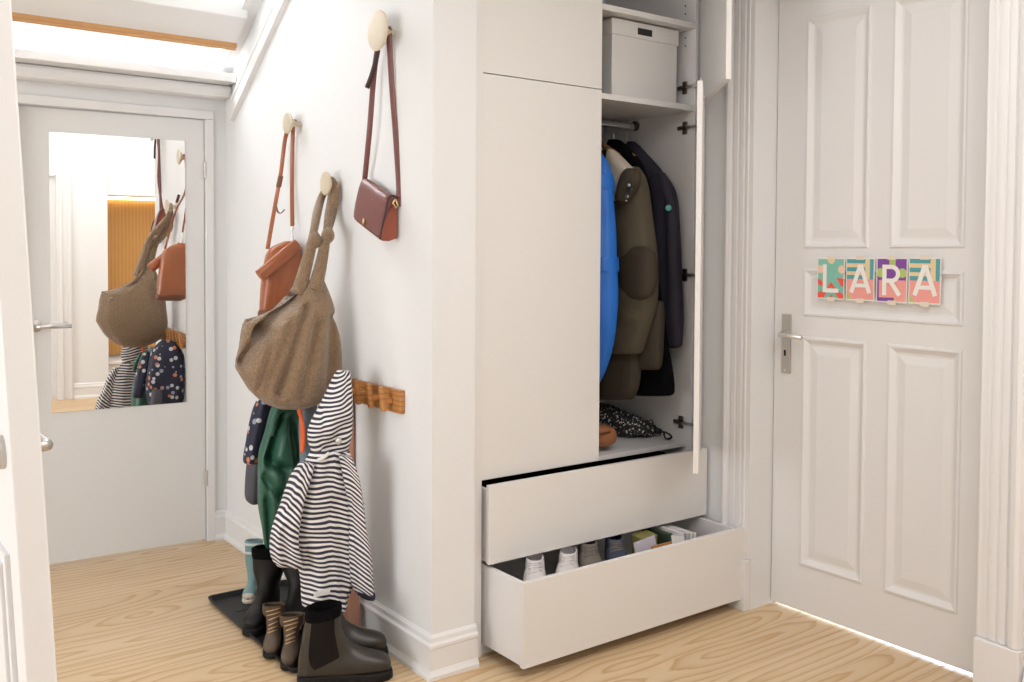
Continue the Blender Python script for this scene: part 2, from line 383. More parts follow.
# name door (door_2)
ys = [DY1, 2.268, 1.992, 1.908, 1.636, DY0]
zt = P(838, 12, 0, XD).z
rows = [(.012, P(830, 574, 0, XD).z), (P(835, 339, 0, XD).z, P(882, 321, 0, XD).z), (P(803, 268, 0, XD).z, P(835, 248.2, 0, XD).z), (zt, 2.43)]
d2 = MB()
d2.box((XD, ys[0]-.004, .014), (XD+.04, ys[1], 2.43)); d2.box((XD, ys[5]+.004, .014), (XD+.04, ys[4], 2.43))
for z0, z1 in rows: d2.box((XD, ys[4], max(z0, .014)), (XD+.04, ys[1], z1))
for z0, z1 in ((rows[0][1], rows[1][0]), (rows[2][1], rows[3][0])): d2.box((XD, ys[3], z0), (XD+.04, ys[2], z1))
door2 = struct(d2.build('door_2', 'doorpaint'), 'white panelled door with the letter cards')
prs = [((ys[2], rows[0][1]), (ys[1], rows[1][0])), ((ys[4], rows[0][1]), (ys[3], rows[1][0])), ((ys[4], rows[1][1]), (ys[1], rows[2][0])),
       ((ys[2], rows[2][1]), (ys[1], rows[3][0])), ((ys[4], rows[2][1]), (ys[3], rows[3][0]))]
for pr in prs: nested_panel(pr, XD, PPROF).build('panel', 'doorpaint', door2)
# handle plate and lever
pc = P(787, 343.5, 0, XD); zt_, zb_ = P(787, 314, 0, XD).z, P(787, 373, 0, XD).z
hp = B((XD-.009, pc.y-.021, zb_), (XD, pc.y+.021, zt_)).build('handle_plate', 'steel', door2, bevel=.003)
hz = P(787, 334, 0, XD).z
MB().tube([(XD-.008, pc.y+.004, hz), (XD-.035, pc.y+.004, hz), (XD-.05, pc.y-.004, hz), (XD-.052, pc.y-.025, hz), (XD-.052, pc.y-.105, hz-.006)], [.011, .009, .010, .009, .009], 12).build('lever', 'chrome', hp, smooth=True)
MB().lathe((XD-.009, pc.y+.004, hz), (-1, 0, 0), [(0, .017), (.008, .017), (.010, .012)], 20).build('rosette', 'steel', hp, smooth=True, auto=.6)
B((XD-.0105, pc.y-.002, hz-.085), (XD-.009, pc.y+.007, hz-.062)).build('keyhole', 'black', hp)
MB().lathe((XD-.009, pc.y+.002, zb_+.012), (-1, 0, 0), [(0, .004), (.0015, .004)], 10).build('screw', 'chrome', hp)
# casing: fluted profile (offset from opening, protrusion)
CP = [(0, 0), (0, .014), (.02, .014), (.022, .018), (.03, .018), (.032, .012), (.04, .012), (.043, .019), (.060, .019), (.063, .013), (.069, .013), (.072, .020), (.090, .020), (.093, .013), (.100, .013), (.104, .026), (.118, .030), (.130, .026), (.137, .010), (.137, 0)]
cs = []
for (y0, sg) in ((DY1, 1), (DY0, -1)):
    c = MB(); c.loft([[V((XW-pp, y0+sg*o_, z)) for o_, pp in CP] for z in (.202, DZ)])
    cc = c.build('trim_2' if sg > 0 else 'trim_3', 'doorpaint'); struct(cc, 'white fluted door casing'); cs.append(cc)
    B((XW-.034, y0, 0), (XW, y0+sg*.139, .20)).build('plinth', 'doorpaint', cc, bevel=.003)
B((XW-.02, DY0-.137, DZ), (XW, DY1+.137, DZ+.14)).build('head', 'doorpaint', cs[0])
# jamb stop
B((XD+.04, DY1-.012, 0), (XD+.07, DY1, 2.44)).build('stop', 'doorpaint', cs[0]); B((XD+.04, DY0, 0), (XD+.07, DY0+.012, 2.44)).build('stop', 'doorpaint', cs[1])
# back door (door_1), opened a hand's breadth away from us
RA = math.radians(3.0)
HX = 1.524                                     # hinge edge
def rotd(p): # rotate about the hinge line
    x, y_ = p.x-HX, p.y-YB; c, s_ = math.cos(-RA), math.sin(-RA)
    return V((HX+x*c-y_*s_, YB+x*s_+y_*c, p.z))
def rot_mb(m): m.v = [rotd(p) for p in m.v]; return m
DT = 2.02
d1 = struct(rot_mb(B((.715, YB, .012), (HX-.001, YB+.04, DT))).build('door_1', 'greydoor', bevel=.002), 'plain grey-white door with a mirror on it')
fr = MB()
fr.box((HX+.002, YB-.014, 0), (HX+.042, YB+.09, DT+.004)); fr.box((.64, YB-.014, DT+.0045), (HX+.042, YB+.09, DT+.045)); fr.box((.64, YB-.014, 0), (.712, YB+.09, DT+.004))
struct(fr.build('trim_4', 'trim', bevel=.004), 'white frame of the plain door')
for py in (170, 478):
    c = P(204.5, py, 1, YB); MB().tube([(HX+.001, YB-.008, c.z-.038), (HX+.001, YB-.008, c.z+.038)], .008, 12).build('hinge', 'steel', d1, smooth=True, auto=.6)
hc = P(38, 327, 1, YB-.02); h = rot_mb(MB().lathe((hc.x, YB, hc.z), (0, -1, 0), [(0, .026), (.006, .026), (.008, .022)], 24)).build('rosette', 'steel', d1, smooth=True, auto=.6)
rot_mb(MB().tube([(hc.x, YB-.006, hc.z), (hc.x, YB-.045, hc.z), (hc.x+.006, YB-.052, hc.z), (hc.x+.02, YB-.054, hc.z), (hc.x+.135, YB-.054, hc.z)], .010, 12)).build('lever', 'chrome', h, smooth=True)
# mirror on it
m0, m1 = P(49, 133, 1, YB), P(186.3, 402, 1, YB)
mx0, mx1, mz0, mz1 = m0.x+.004, m1.x, P(186, 402.1, 1, YB).z, P(186, 141, 1, YB).z
mi = rot_mb(B((mx0, YB-.006, mz0), (mx1, YB-.0005, mz1))).build('mirror', 'mirror', origin=((mx0+mx1)/2, YB, mz0))
tag(mi, 'frameless rectangular mirror fixed on the plain grey-white door', 'mirror')
# open door leaf by the camera (door_3), leaning a little
e0 = CAM+ray(17.5, 341)*1.36; E2 = V((e0.x, e0.y, 0))
vd = V((ray(17.5, 341).x, ray(17.5, 341).y, 0)).normalized(); side = V((vd.y, -vd.x, 0))
ang = math.radians(9); ld = (vd*math.cos(ang)-side*math.sin(ang)); ls = V((ld.y, -ld.x, 0))
lm = MB(); LT, LW, LH = .041, .80, 2.05
def leafp(a, s_, z): return E2+ld*a+ls*s_+V((0, 0, z))
def leafbox(m, a0, a1, s0, s1, z0, z1):
    m.add([leafp(a, s_, z) for z in (z0, z1) for a, s_ in ((a0, s0), (a1, s0), (a1, s1), (a0, s1))], [(0, 3, 2, 1), (4, 5, 6, 7), (0, 1, 5, 4), (1, 2, 6, 5), (2, 3, 7, 6), (3, 0, 4, 7)])
leafbox(lm, 0, LW, -LT/2, LT/2, .006, LH)
LEAN = Matrix.Translation((e0.x, e0.y, 1.30)) @ Matrix.Rotation(math.radians(-3.25), 4, FW) @ Matrix.Translation((-e0.x, -e0.y, -1.30))
d3 = struct(lm.xf(LEAN).build('door_3', 'doorpaint', bevel=.003), 'white door leaf standing open, seen edge on')
for (z0, z1) in ((.16, .95), (1.2, 1.95)):
    q = MB()
    for k, (i0, dp) in enumerate(((.07, .008), (.085, .014), (.105, .006))):
        leafbox(q, i0, LW-i0, -LT/2-dp, -LT/2+.002, z0+(i0-.07), z1-(i0-.07))
    q.xf(LEAN).build('panel', 'doorpaint', d3, bevel=.002)
hz = 1.105
q = MB(); q.tube([leafp(.06, LT/2, hz), leafp(.06, LT/2+.014, hz), leafp(.066, LT/2+.018, hz), leafp(.085, LT/2+.018, hz), leafp(.17, LT/2+.018, hz)], [.010, .0085, .0095, .009, .009], 14); q.xf(LEAN).build('lever', 'steel', d3, smooth=True)
q = MB(); q.lathe(leafp(.06, -LT/2, hz), -ls, [(0, .025), (.006, .025), (.008, .02)], 20); q.tube([leafp(.06, -LT/2, hz), leafp(.06, -LT/2-.045, hz), leafp(.075, -LT/2-.052, hz), leafp(.18, -LT/2-.052, hz)], .009, 12); q.xf(LEAN).build('lever', 'steel', d3, smooth=True, auto=.7)
# what the mirror shows: door, casing, oak niche and bench behind the camera
d4 = struct(B((.56, YR-.07, .012), (1.33, YR-.03, 2.09)).build('door_4', 'doorpaint', bevel=.003), 'white door beside the oak niche')
for z0, z1 in ((.2, 1.0), (1.15, 1.95)): B((.68, YR-.03, z0), (1.21, YR-.022, z1)).build('panel', 'doorpaint', d4, bevel=.006)
cm = MB(); cm.box((1.325, YR, 0), (1.46, YR+.022, 2.094)); cm.box((.42, YR, 2.095), (1.46, YR+.022, 2.23)); cm.box((.42, YR, 0), (.56, YR+.022, 2.094)); cm.box((1.345, YR+.0225, 0), (1.375, YR+.034, 2.09)); cm.box((1.42, YR+.0225, 0), (1.45, YR+.034, 2.09))
struct(cm.build('trim_5', 'doorpaint', bevel=.004), 'white casing of the door beside the oak niche')
on = thing('oak_niche', (2.4, YR-.38, .30), 'oak panelled wall niche with a light strip at its top', 'niche')
for k in range(2): B((1.78+k*.6, YR-.378, .36), (1.78+k*.6+.597-.03*k, YR-.36, 1.925)).build('panel', 'oakpanel', on, bevel=.001)
B((1.78, YR-.35, 1.905), (2.94, YR-.32, 1.928)).build('light_strip', 'led', on)
bn = thing('bench', (2.4, YR-.2, 0), 'white built-in bench with drawer under the oak niche', 'bench')
B((1.775, YR-.36, 0), (2.94, YR-.06, .06)).build('plinth', 'lacquer', bn); B((1.775, YR-.36, .06), (2.94, YR-.04, .30)).build('drawer_front', 'lacquer', bn, bevel=.003); B((1.772, YR-.36, .304), (2.945, YR-.02, .335)).build('bench_top', 'lacquer', bn, bevel=.003)
# window in the left wall
w2 = struct(MB().box((-3.39, .85, .0), (-3.29, 3.35, .06)).build('window_2', 'trim'), 'tall window threshold')
for k in range(4): B((-3.38, .85+k*.813, .06), (-3.32, .91+k*.813, 2.5)).build('window_frame', 'trim', w2)
# ------------------------------------------------------------------ wardrobe
wr_ = thing('wardrobe', ((XL+XR)/2, YW+.3, 0), 'built-in cream wardrobe with right doors open and two drawers pulled out', 'wardrobe')
ZB, ZT, ZTOP = .612, 2.010, 2.74
YF, YK = YW+.022, 3.25
def wp(name, a, b, m='lacquer', par=None, bv=.0015): return B(a, b).build(name, m, par or wr_, bevel=bv)
wp('side_panel', (XL, YF, .05), (XL+.018, YK, ZTOP)); sp = wp('side_panel', (XR-.018, YF, .05), (XR, YK, ZTOP), 'inside')
wp('back_panel', (XL+.018, YK-.012, .05), (XR-.018, YK, ZTOP), 'inside')
wp('bottom_panel', (XL+.018, YF+.03, ZB-.014), (XR-.018, YK-.012, ZB+.004), 'inside')
wp('bottom_panel', (XL+.018, YF+.03, .05), (XR-.018, YK-.012, .07), 'lacquer')
wp('shelf', (XL+.018, YF, P(650, 105, 1, YF).z-.0), (XR-.018, YK-.012, P(650, 105, 1, YF).z+.022), 'lacquer')
wp('shelf', (XL+.018, YF, P(650, 19, 1, YF).z), (XR-.018, YK-.012, P(650, 19, 1, YF).z+.022), 'lacquer')
wp('top_panel', (XL, YF, ZTOP-.018), (XR, YK, ZTOP))
wp('kickboard', (XL+.004, YW+.012, 0), (XR-.004, YW+.03, .05))
wp('filler_strip', (XP+.001, YP+.035, 0), (XL-.001, YP+.055, ZTOP))
wp('door', (XL, YW, ZB+.002), (XM-.0015, YW+.019, ZT-.0015)); wp('door', (XL, YW, ZT+.0015), (XM-.0015, YW+.019, ZTOP))
def open_door(tip, z0, z1):
    hx = V((XR-.004, YW+.004, 0)); d = V((tip[0]-hx.x, tip[1]-hx.y, 0)); d.normalize(); n = V((-d.y, d.x, 0))
    if n.x > 0: n = -n
    c = hx+d*(XR-XM)/2-n*.0095+V((0, 0, (z0+z1)/2))
    return MB().obox(c, d, (0, 0, 1), n, (XR-XM)/2-.002, (z1-z0)/2, .0095).build('door', 'lacquer', wr_, bevel=.0015), hx, d, n
lo, hx, dl, nl = open_door((2.535, 2.325), ZB+.002, ZT-.0015)
up, _, du, nu = open_door((2.617, 2.275), ZT+.0015, ZTOP)
for px, py, par, dd, nn in ((685.5, 88, up, du, nu), (685.5, 128, lo, dl, nl), (685.5, 275, lo, dl, nl), (681.5, 422, lo, dl, nl)):
    hp_ = P(px, py, 0, XR-.018); x = XR-.018
    q = MB(); q.box((x-.008, hp_.y-.012, hp_.z-.026), (x, hp_.y+.012, hp_.z+.026)); q.box((x-.016, hp_.y-.022, hp_.z-.008), (x-.004, hp_.y+.034, hp_.z+.008))
    q.build('hinge_plate', 'hinge_dark', sp, bevel=.003)
    q = MB(); cup = V((hx.x, hx.y, hp_.z))+dd*.022+nn*.003
    q.tube([(x-.011, hp_.y-.018, hp_.z), (x-.016, (hp_.y-.02+cup.y)/2, hp_.z), cup+nn*.006], [.008, .007, .008], 8)
    q.lathe(cup, nn, [(0, .018), (.004, .018), (.005, .012)], 18); q.obox(cup+nn*.002, dd, (0, 0, 1), nn, .010, .030, .003)
    q.build('hinge_arm', 'chrome', par, bevel=.001)
# shelf pin holes in the side panel
for py in range(-2, 54, 8):
    c = P(685.5, py, 0, XR-.018); MB().lathe((XR-.0181, c.y, c.z), (-1, 0, 0), [(0, .004), (.0006, .004)], 8).build('pin_hole', 'shadowgap', sp)
# clothes rail
r0 = P(636, 127, 0, XR-.018)
rl = MB(); rl.tube([(XL+.02, r0.y, r0.z), (XR-.02, r0.y, r0.z)], [(.015, .009)]*2, 14, flat=(0, 0, 1)); rl.build('clothes_rail', 'chrome', wr_, smooth=True, auto=.7)
MB().lathe((XR-.0185, r0.y, r0.z+.004), (-1, 0, 0), [(0, .022), (.006, .022), (.016, .018), (.016, .012)], 18).build('rail_end', 'hinge_dark', wr_, smooth=True, auto=.6)
# drawers
def drawer(yf, z0, z1, bt):
    b_ = MB(); x0, x1 = XL+.022, XR-.022; y1 = yf+.48; zt_ = z1-.012
    b_.box((XL+.010, yf+.019, z0+.0), (XL+.026, y1, bt)); b_.box((XR-.026, yf+.019, z0+.0), (XR-.010, y1, bt)); b_.box((x0, y1-.016, z0+.01), (x1, y1, bt)); b_.box((x0, yf+.019, z0+.012), (x1, y1, z0+.022)); b_.box((x0, yf+.0185, z0+.02), (x1, yf+.026, bt))
    o = b_.build('drawer', 'inside', wr_, bevel=.001)
    B((XL, yf, z0), (XR, yf+.019, z1)).build('drawer_front', 'lacquer', o, bevel=.0015); return o
drawer(2.62, .333, .605, .585); drawer(2.426, .042, .325, .318)
bl = tag(B((XL+.03, 2.65, .36), (XR-.03, 3.08, .56)).build('drawer_shade_infill', 'blackcloth', bevel=.02, origin=((XL+XR)/2, 2.86, .36)), 'black shade-imitating blanket inside the upper drawer', 'infill')  # black block added so the gap above the drawer reads as deep shade
# ------------------------------------------------------------------ hook wall: knobs, bags
def proj(p):
    d = p-CAM; w_ = d.dot(FW); return 512+F_PX*d.dot(RT)/w_, PY0-F_PX*d.dot(UP)/w_
def crease(mb, lines, ax, push):
    """press soft folds into the camera side of a loft: lines = (x0,y0,x1,y1,sigma_px,depth_m)"""
    cen = sum((p[ax] for p in mb.v), 0)/len(mb.v)
    for i, p in enumerate(mb.v):
        if (p[ax]-cen)*push > 0: continue
        x, y_ = proj(p); dd = 0
        for (x0, y0, x1, y1, sg, dep) in lines:
            lx, ly = x1-x0, y1-y0; t_ = max(0, min(1, ((x-x0)*lx+(y_-y0)*ly)/(lx*lx+ly*ly)))
            q = math.hypot(x-x0-t_*lx, y_-y0-t_*ly); dd += dep*math.exp(-(q/sg)**2)
        q = p.copy(); q[ax] += push*dd; mb.v[i] = q
    return mb
STR = (.8, -.6, 0)
def knob(px, py, R, so, label):
    c = P(px, py, 0, WA-so)
    o = MB().lathe((WA-.0005, c.y, c.z), (-1, 0, 0), [(0, .012), (.006, .013), (so*.35, .012), (so*.6, R*.34), (so*.82, R*.78), (so*.93, R*.985), (so*.98, R), (so*1.02, R*.985), (so*1.05, R*.93), (so*1.06, R*.6), (so*1.06, .002)], 40)
    o = o.build('wall_hook', 'birch', smooth=True, auto=.9, origin=(WA, c.y, c.z)); tag(o, label, 'hook', 'round wooden wall hooks'); return c
K1 = knob(377.5, 30.5, .069, .062, 'large pale wooden disc hook holding the burgundy bag')
K2 = knob(287.5, 123, .044, .055, 'small pale wooden disc hook holding the cognac bag')
K3 = knob(325.5, 183.5, .045, .055, 'small pale wooden disc hook holding the taupe bag')
# burgundy shoulder bag
yn = P(399, 225, 0, WA-.004).y
xf = P(380.5, 243, 1, yn).x; yf = P(352.5, 222, 0, xf).y
zt = P(392, 198, 1, yn).z; zb = P(381, 243, 1, yn).z; xt = P(389, 200, 1, yn).x; xb = WA-.006
bb = thing('shoulder_bag', ((xf+xb)/2, (yn+yf)/2, zb), 'burgundy leather flap shoulder bag hanging from the large wooden disc hook', 'bag')
TILT = .078/(yf-yn)
def bagsec(y_, k=1.0, dz=0):
    top = zt+(dz)
    pts = [(xb, zb+.012), (xb, top-.004), (lerp(xb, xt, .55), top+.005), (xt, top-.004), (lerp(xt, xf, .35), lerp(top, zb, .30)), (lerp(xt, xf, .8), lerp(top, zb, .68)), (xf, zb+.014), (xf+.008, zb+.002), (lerp(xf, xb, .5), zb)]
    cx, cz = sum(p[0] for p in pts)/9, sum(p[1] for p in pts)/9
    return [V((cx+(p[0]-cx)*k, y_, cz+(p[1]-cz)*k+TILT*(y_-yn))) for p in pts]
L_ = yf-yn
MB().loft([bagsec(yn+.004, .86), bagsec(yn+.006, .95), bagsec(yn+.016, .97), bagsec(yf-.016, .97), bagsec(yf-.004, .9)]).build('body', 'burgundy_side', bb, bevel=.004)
def flapsec(y_, k):
    s_ = bagsec(y_, 1.0); cx, cz = (xf+xb)/2, (zt+zb)/2
    out = [s_[1], s_[2], s_[3], s_[4], s_[5], s_[6]]; o2 = []
    for i, p in enumerate(out):
        q = p.copy(); q.x -= .004*k; q.z += .004*k if i < 3 else 0; o2.append(q)
    inn = [q+V((.005, 0, -.004)) for q in o2]
    return o2+inn[::-1]
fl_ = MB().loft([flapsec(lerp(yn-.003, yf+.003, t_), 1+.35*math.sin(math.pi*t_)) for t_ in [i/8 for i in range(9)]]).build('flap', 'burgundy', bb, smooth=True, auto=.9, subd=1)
ed = MB(); ed.tube(smooth_pts(flapsec(yn-.004, 1.1)[:6], 4), .0035, 6); ed.build('flap_edge', 'burgundy_edge', bb, smooth=True)
MB().tube([V((xf-.0075, lerp(yn, yf, .52), zb+.039+.047)), V((xf-.008, lerp(yn, yf, .52), zb+.039+.025))], [.003, .005], 8).build('clasp', 'brass', fl_, smooth=True)
MB().tube([P(395.5, 199, 1, yn-.006), P(398, 206, 1, yn-.006), P(396, 208, 1, yn-.008), P(393, 203, 1, yn-.008), P(395.5, 199, 1, yn-.006)], .0028, 8).build('ring', 'brass', bb, smooth=True)
st = MB(); fa = V((0, .75, 0))
pts = [P(398, 206, 1, yn), P(399, 190, 1, yn), P(396, 140, 1, lerp(yn, K1.y, .3)), P(391.5, 80, 1, lerp(yn, K1.y, .7)), P(388.7, 28, 0, WA-.022)]
st.tube(smooth_pts(pts, 5), [(.0098, .0022)]*(len(smooth_pts(pts, 5))), 8, flat=STR)
pts2 = [P(388.7, 28, 0, WA-.022), V((WA-.024, K1.y+.002, K1.z+.017)), V((WA-.03, K1.y+.028, K1.z+.006)), P(376.5, 55, 0, WA-.035), P(373, 85, 0, WA-.035), P(369.5, 130, 1, lerp(K1.y, yf, .6)), P(364.5, 182, 1, yf)]
q_ = smooth_pts(pts2, 5); st.tube(q_, [(.0095, .0022)]*len(q_), 8, flat=STR); st.build('strap', 'burgundy', bb, smooth=True)
q_ = smooth_pts([P(378, 50, 0, WA-.045), P(375.5, 62, 0, WA-.05), P(371.5, 76, 0, WA-.055), P(367, 88, 0, WA-.06)], 4)
MB().tube(q_, [(.0085, .002)]*len(q_), 8, flat=STR).build('strap_end', 'burgundy_edge', bb, smooth=True)
# cognac bag
YO = 3.66
ob = thing('crossbody_bag', (1.53, YO, P(280, 318, 1, YO).z), 'glossy cognac leather crossbody bag with rolled top hanging behind the taupe bag', 'bag')
m = sil([(241, 285, 296, .012), (246, 272, 298, .035), (254, 266, 299.5, .045), (270, 263.5, 301, .05), (290, 261, 301, .052), (306, 259.5, 300, .045), (315, 259, 298, .03), (318, 262, 292, .012)], 1, YO, seg=32, fold=.006, nf=3, e=.7, seed=3)
crease(m, [(280, 262, 276, 312, 4, .012), (290, 250, 296, 305, 5, .008)], 1, 1).build('body', 'cognac', ob, smooth=True)
q_ = [P(297.5, 244, 1, YO-.045), P(287, 253, 1, YO-.055), P(272, 266, 1, YO-.06), P(259.5, 276.5, 1, YO-.06)]
MB().tube(q_, [(.012, .024), (.015, .026), (.016, .027), (.015, .027)], 16, flat=(0, 1, 0)).build('rolled_flap', 'cognac', ob, smooth=True, auto=.8)
m = sil([(308, 262, 296, .01), (311, 259, 297, .045), (317, 258.5, 296, .045), (320, 262, 290, .02)], 1, YO-.006, seg=28, e=.7); m.build('base_panel', 'cognac_dark', ob, smooth=True)
q_ = smooth_pts([P(292.3, 226, 1, YO), P(292, 180, 1, YO+.04), P(292.8, 135, 0, WA-.022), P(293.5, 121, 0, WA-.022)], 5); st = MB(); st.tube(q_, [(.0085, .002)]*len(q_), 8, flat=STR)
q_ = smooth_pts([P(293.5, 121, 0, WA-.022), V((WA-.022, K2.y, K2.z+.015)), V((WA-.026, K2.y+.02, K2.z)), P(285.5, 137, 0, WA-.03), P(281, 172, 0, WA-.04), P(276, 200, 1, YO+.05), P(267.5, 249, 1, YO+.02)], 5); st.tube(q_, [(.0085, .002)]*len(q_), 8, flat=STR); st.build('strap', 'cognac', ob, smooth=True)
q_ = smooth_pts([P(276, 205, 1, YO+.03), P(277.5, 211, 1, YO+.0), P(281, 213, 1, YO-.02), P(284.5, 209.5, 1, YO-.03)], 4); MB().tube(q_, [(.007, .002)]*len(q_), 8, flat=(0, 1, 0)).build('strap_end', 'cognac_dark', ob, smooth=True)
q_ = [P(280.8, 176, 1, YO+.05), P(278.5, 187, 1, YO+.045)]; MB().tube(q_, [(.011, .005)]*2, 8, flat=STR).build('buckle', 'cognac_dark', ob)
MB().tube([P(292.3, 228, 1, YO), P(291.5, 234, 1, YO), P(292.8, 238, 1, YO), P(291.5, 243, 1, YO-.01)], [.006, .004, .005, .006], 8).build('clip', 'chrome', ob, smooth=True)
# taupe teddy bag
YT = 3.22
tb = thing('hobo_bag', (1.44, YT, P(285, 408, 1, YT).z), 'large slouchy taupe teddy-fabric bag with knotted handles on a disc hook', 'bag')
m = sil([(279, 311, 322, .018), (284, 306, 324, .03), (292, 299, 327, .05), (302, 288, 330.5, .07), (312, 272, 333, .085), (318, 256, 334.5, .09), (323, 245, 336, .095), (334, 242.5, 337.5, .10), (348, 240.5, 339, .105), (360, 237.5, 340, .105), (368, 237, 340.5, .105), (378, 243, 340, .10), (390, 250, 334, .09), (399, 259, 324, .075), (405, 268, 312, .055), (409, 280, 302, .02)], 1, YT, seg=112, fold=.006, nf=7, e=.9, sub=8, seed=5, tw=.15)
crease(m, [(296, 300, 266, 332, 7.5, .10), (266, 332, 247, 362, 7, .075), (278, 335, 262, 388, 5, .024), (310, 308, 281, 394, 5, .042), (322, 292, 311, 366, 3, .012), (335, 318, 331, 388, 4.5, .034), (294, 322, 269, 392, 4, .024), (319, 325, 303, 398, 4, .018)], 1, 1)
m.build('body', 'teddy', tb, smooth=True)
q_ = smooth_pts([P(303, 283, 1, YT+.03), P(285, 304, 1, YT+.045), P(262, 317, 1, YT+.03), P(246, 321.5, 1, YT)], 5)
MB().tube(q_, .009, 8).build('rim', 'teddy', tb, smooth=True)
px_m = 3.5/F_PX
def strand(pts, rads, name):
    q_ = smooth_pts(pts, 5); n = len(q_); rr = []
    for i in range(n):
        t_ = i/(n-1)*(len(rads)-1); k = min(int(t_), len(rads)-2); rr.append(lerp(rads[k], rads[k+1], t_-k)*px_m)
    MB().tube(q_, rr, 14).build(name, 'teddy', tb, smooth=True)
KX = WA-.034
top = V((KX, K3.y, K3.z+.017))
strand([top, V((KX, K3.y+.02, K3.z+.002)), P(321, 199, 0, KX-.02), P(317, 214, 0, KX-.06), P(314, 230, 1, YT+.02), P(312, 243, 1, YT), P(307, 262, 1, YT), P(300, 287, 1, YT), P(297, 294, 1, YT)], [3, 3.2, 4, 4.6, 4, 5, 6, 7, 8], 'handle')
strand([top, P(332.5, 183, 0, KX), P(331.5, 200, 0, KX), P(329, 215, 0, KX-.02), P(327, 230, 1, YT+.02), P(325, 243, 1, YT-.01), P(321.5, 262, 1, YT-.02), P(317, 281, 1, YT-.02), P(314, 290, 1, YT-.02)], [3.2, 4, 4.6, 4.6, 4, 5, 6, 7, 8], 'handle')
strand([top, P(335.5, 186, 0, KX+.008), P(335.5, 200, 0, KX+.008), P(332, 218, 0, KX), P(328, 232, 1, YT+.03)], [3, 3.4, 3.8, 3.8, 3.4], 'handle')
for (x, y_, d) in ((314, 240, 0), (327, 235, -.02)):
    c = P(x, y_, 1, YT+d-.004); m = MB().lathe(c-V((0, 0, .03)), (.12, 0, 1), [(0, .010), (.008, .018), (.018, .024), (.030, .025), (.042, .022), (.052, .015), (.06, .008)], 18); m.build('knot', 'teddy', tb, smooth=True)
# peg rail
ra, rb = P(405.3, 390.5, 0, WA), P(405.3, 414, 0, WA)
pg = thing('peg_rail', (WA, 3.3, rb.z), 'oak peg rail with chunky wooden pegs low on the white wall', 'coat rack')
B((WA-.020, ra.y, rb.z), (WA, 3.92, ra.z)).build('board', 'oakrail', pg, bevel=.004)
pz = (ra.z+rb.z)/2
for k, py_ in enumerate([P(385, 395, 0, WA-.045).y+.092*j for j in range(10)]):
    q = MB(); q.obox((WA-.036, py_, pz), (1, 0, 0), (0, 1, 0), (0, 0, 1), .017, .010, .011)
    q.obox((WA-.055, py_, pz+.008), (1, 0, .12), (0, 1, 0), (-.12, 0, 1), .0085, .011, .043); q.build('peg', 'oakrail', pg, bevel=.005)
# ------------------------------------------------------------------ children's clothes on the pegs
def fabric(name, rows, ax, val, mt, parent=None, **k):
    cr = k.pop('cr', None); sub = k.pop('subd', 1)
    m = sil(rows, ax, val, **k)
    if cr: crease(m, cr, ax, 1)
    return m.build(name, mt, parent, smooth=True, subd=sub)
def sv_body(per=.0168, slant=0, v=0, wob=.12):
    return lambda a, b, cx, sx, z, th: 100+z/per+slant*cx+v*abs(cx)+wob*math.sin(60*z+3*cx)+.08*math.sin(31*z+5*cx)
YS = 2.99
rc = thing('raincoat', (1.5, YS, P(330, 608, 1, YS).z), 'navy and white striped child raincoat with hood hanging from the peg rail', 'coat')
fabric('hood', [(370, 339, 349, .02), (376, 335, 350, .035), (390, 330, 350, .05), (405, 323, 350, .06), (420, 314, 350, .065), (432, 309, 350, .06), (442, 309.5, 349, .05), (452, 313, 347, .035), (458, 318, 343, .015)], 1, YS, 'stripe', rc, seg=40, fold=.008, nf=5, sv=sv_body(.0168, -1.6), cr=[(326, 405, 327, 440, 3, .02), (348, 425, 328, 452, 4, .02), (312, 425, 328, 448, 5, .02)], seed=2)
fabric('body', [(448, 315, 346, .03), (456, 309, 349, .045), (466, 304, 351, .055), (480, 298, 352, .06), (500, 293, 353, .065), (520, 291, 353, .07), (540, 293, 352.5, .07), (560, 299, 352, .075), (572, 302, 351, .075), (585, 303, 350, .075), (596, 303, 347, .075), (606, 304, 345, .07), (608.5, 307, 343, .06)], 1, YS, 'stripe', rc, seg=48, fold=.012, nf=6, tw=.1, sv=sv_body(.0168, .35, .9), cr=[(330, 460, 331, 606, 2.5, .014), (312, 470, 298, 530, 5, .02), (340, 500, 346, 600, 5, .02), (300, 522, 330, 519, 2, .012), (312, 540, 309, 600, 5, .016)], seed=4)
fabric('sleeve', [(462, 303, 312, .03), (475, 295, 309, .045), (490, 289, 304, .05), (505, 284, 300, .05), (520, 277, 297, .05), (535, 272.5, 295, .05), (550, 271.5, 297, .05), (558, 272.5, 300, .05), (564, 275, 301, .045), (567, 278, 299, .03)], 1, YS-.02, 'stripe', rc, seg=32, fold=.009, nf=4, sv=sv_body(.0168, 1.4), cr=[(276, 520, 290, 512, 4, .025), (284, 530, 288, 570, 4, .02)], seed=6)
fabric('sleeve', [(455, 340, 350, .03), (465, 343, 354, .04), (480, 346, 358, .045), (505, 350, 361.5, .045), (530, 352, 365, .045), (555, 351, 369, .05), (580, 352, 371, .05), (590, 355, 372, .05), (594, 358, 372, .04)], 1, YS-.08, 'stripe', rc, seg=32, fold=.008, nf=4, sv=sv_body(.0168, 1.7), cr=[(356, 500, 361, 590, 3, .02)], seed=8)
fabric('cuff', [(590, 355.5, 372.3, .05), (595, 358, 372.3, .05), (598, 362, 371.5, .04)], 1, YS-.08, 'cuff', rc, seg=24)
c = P(322, 593, 1, YS-.078); MB().obox(c, (1, 0, 0), (0, 0, 1), (0, 1, 0), .029, .009, .003).build('label_patch', 'whitecloth', rc, bevel=.001)
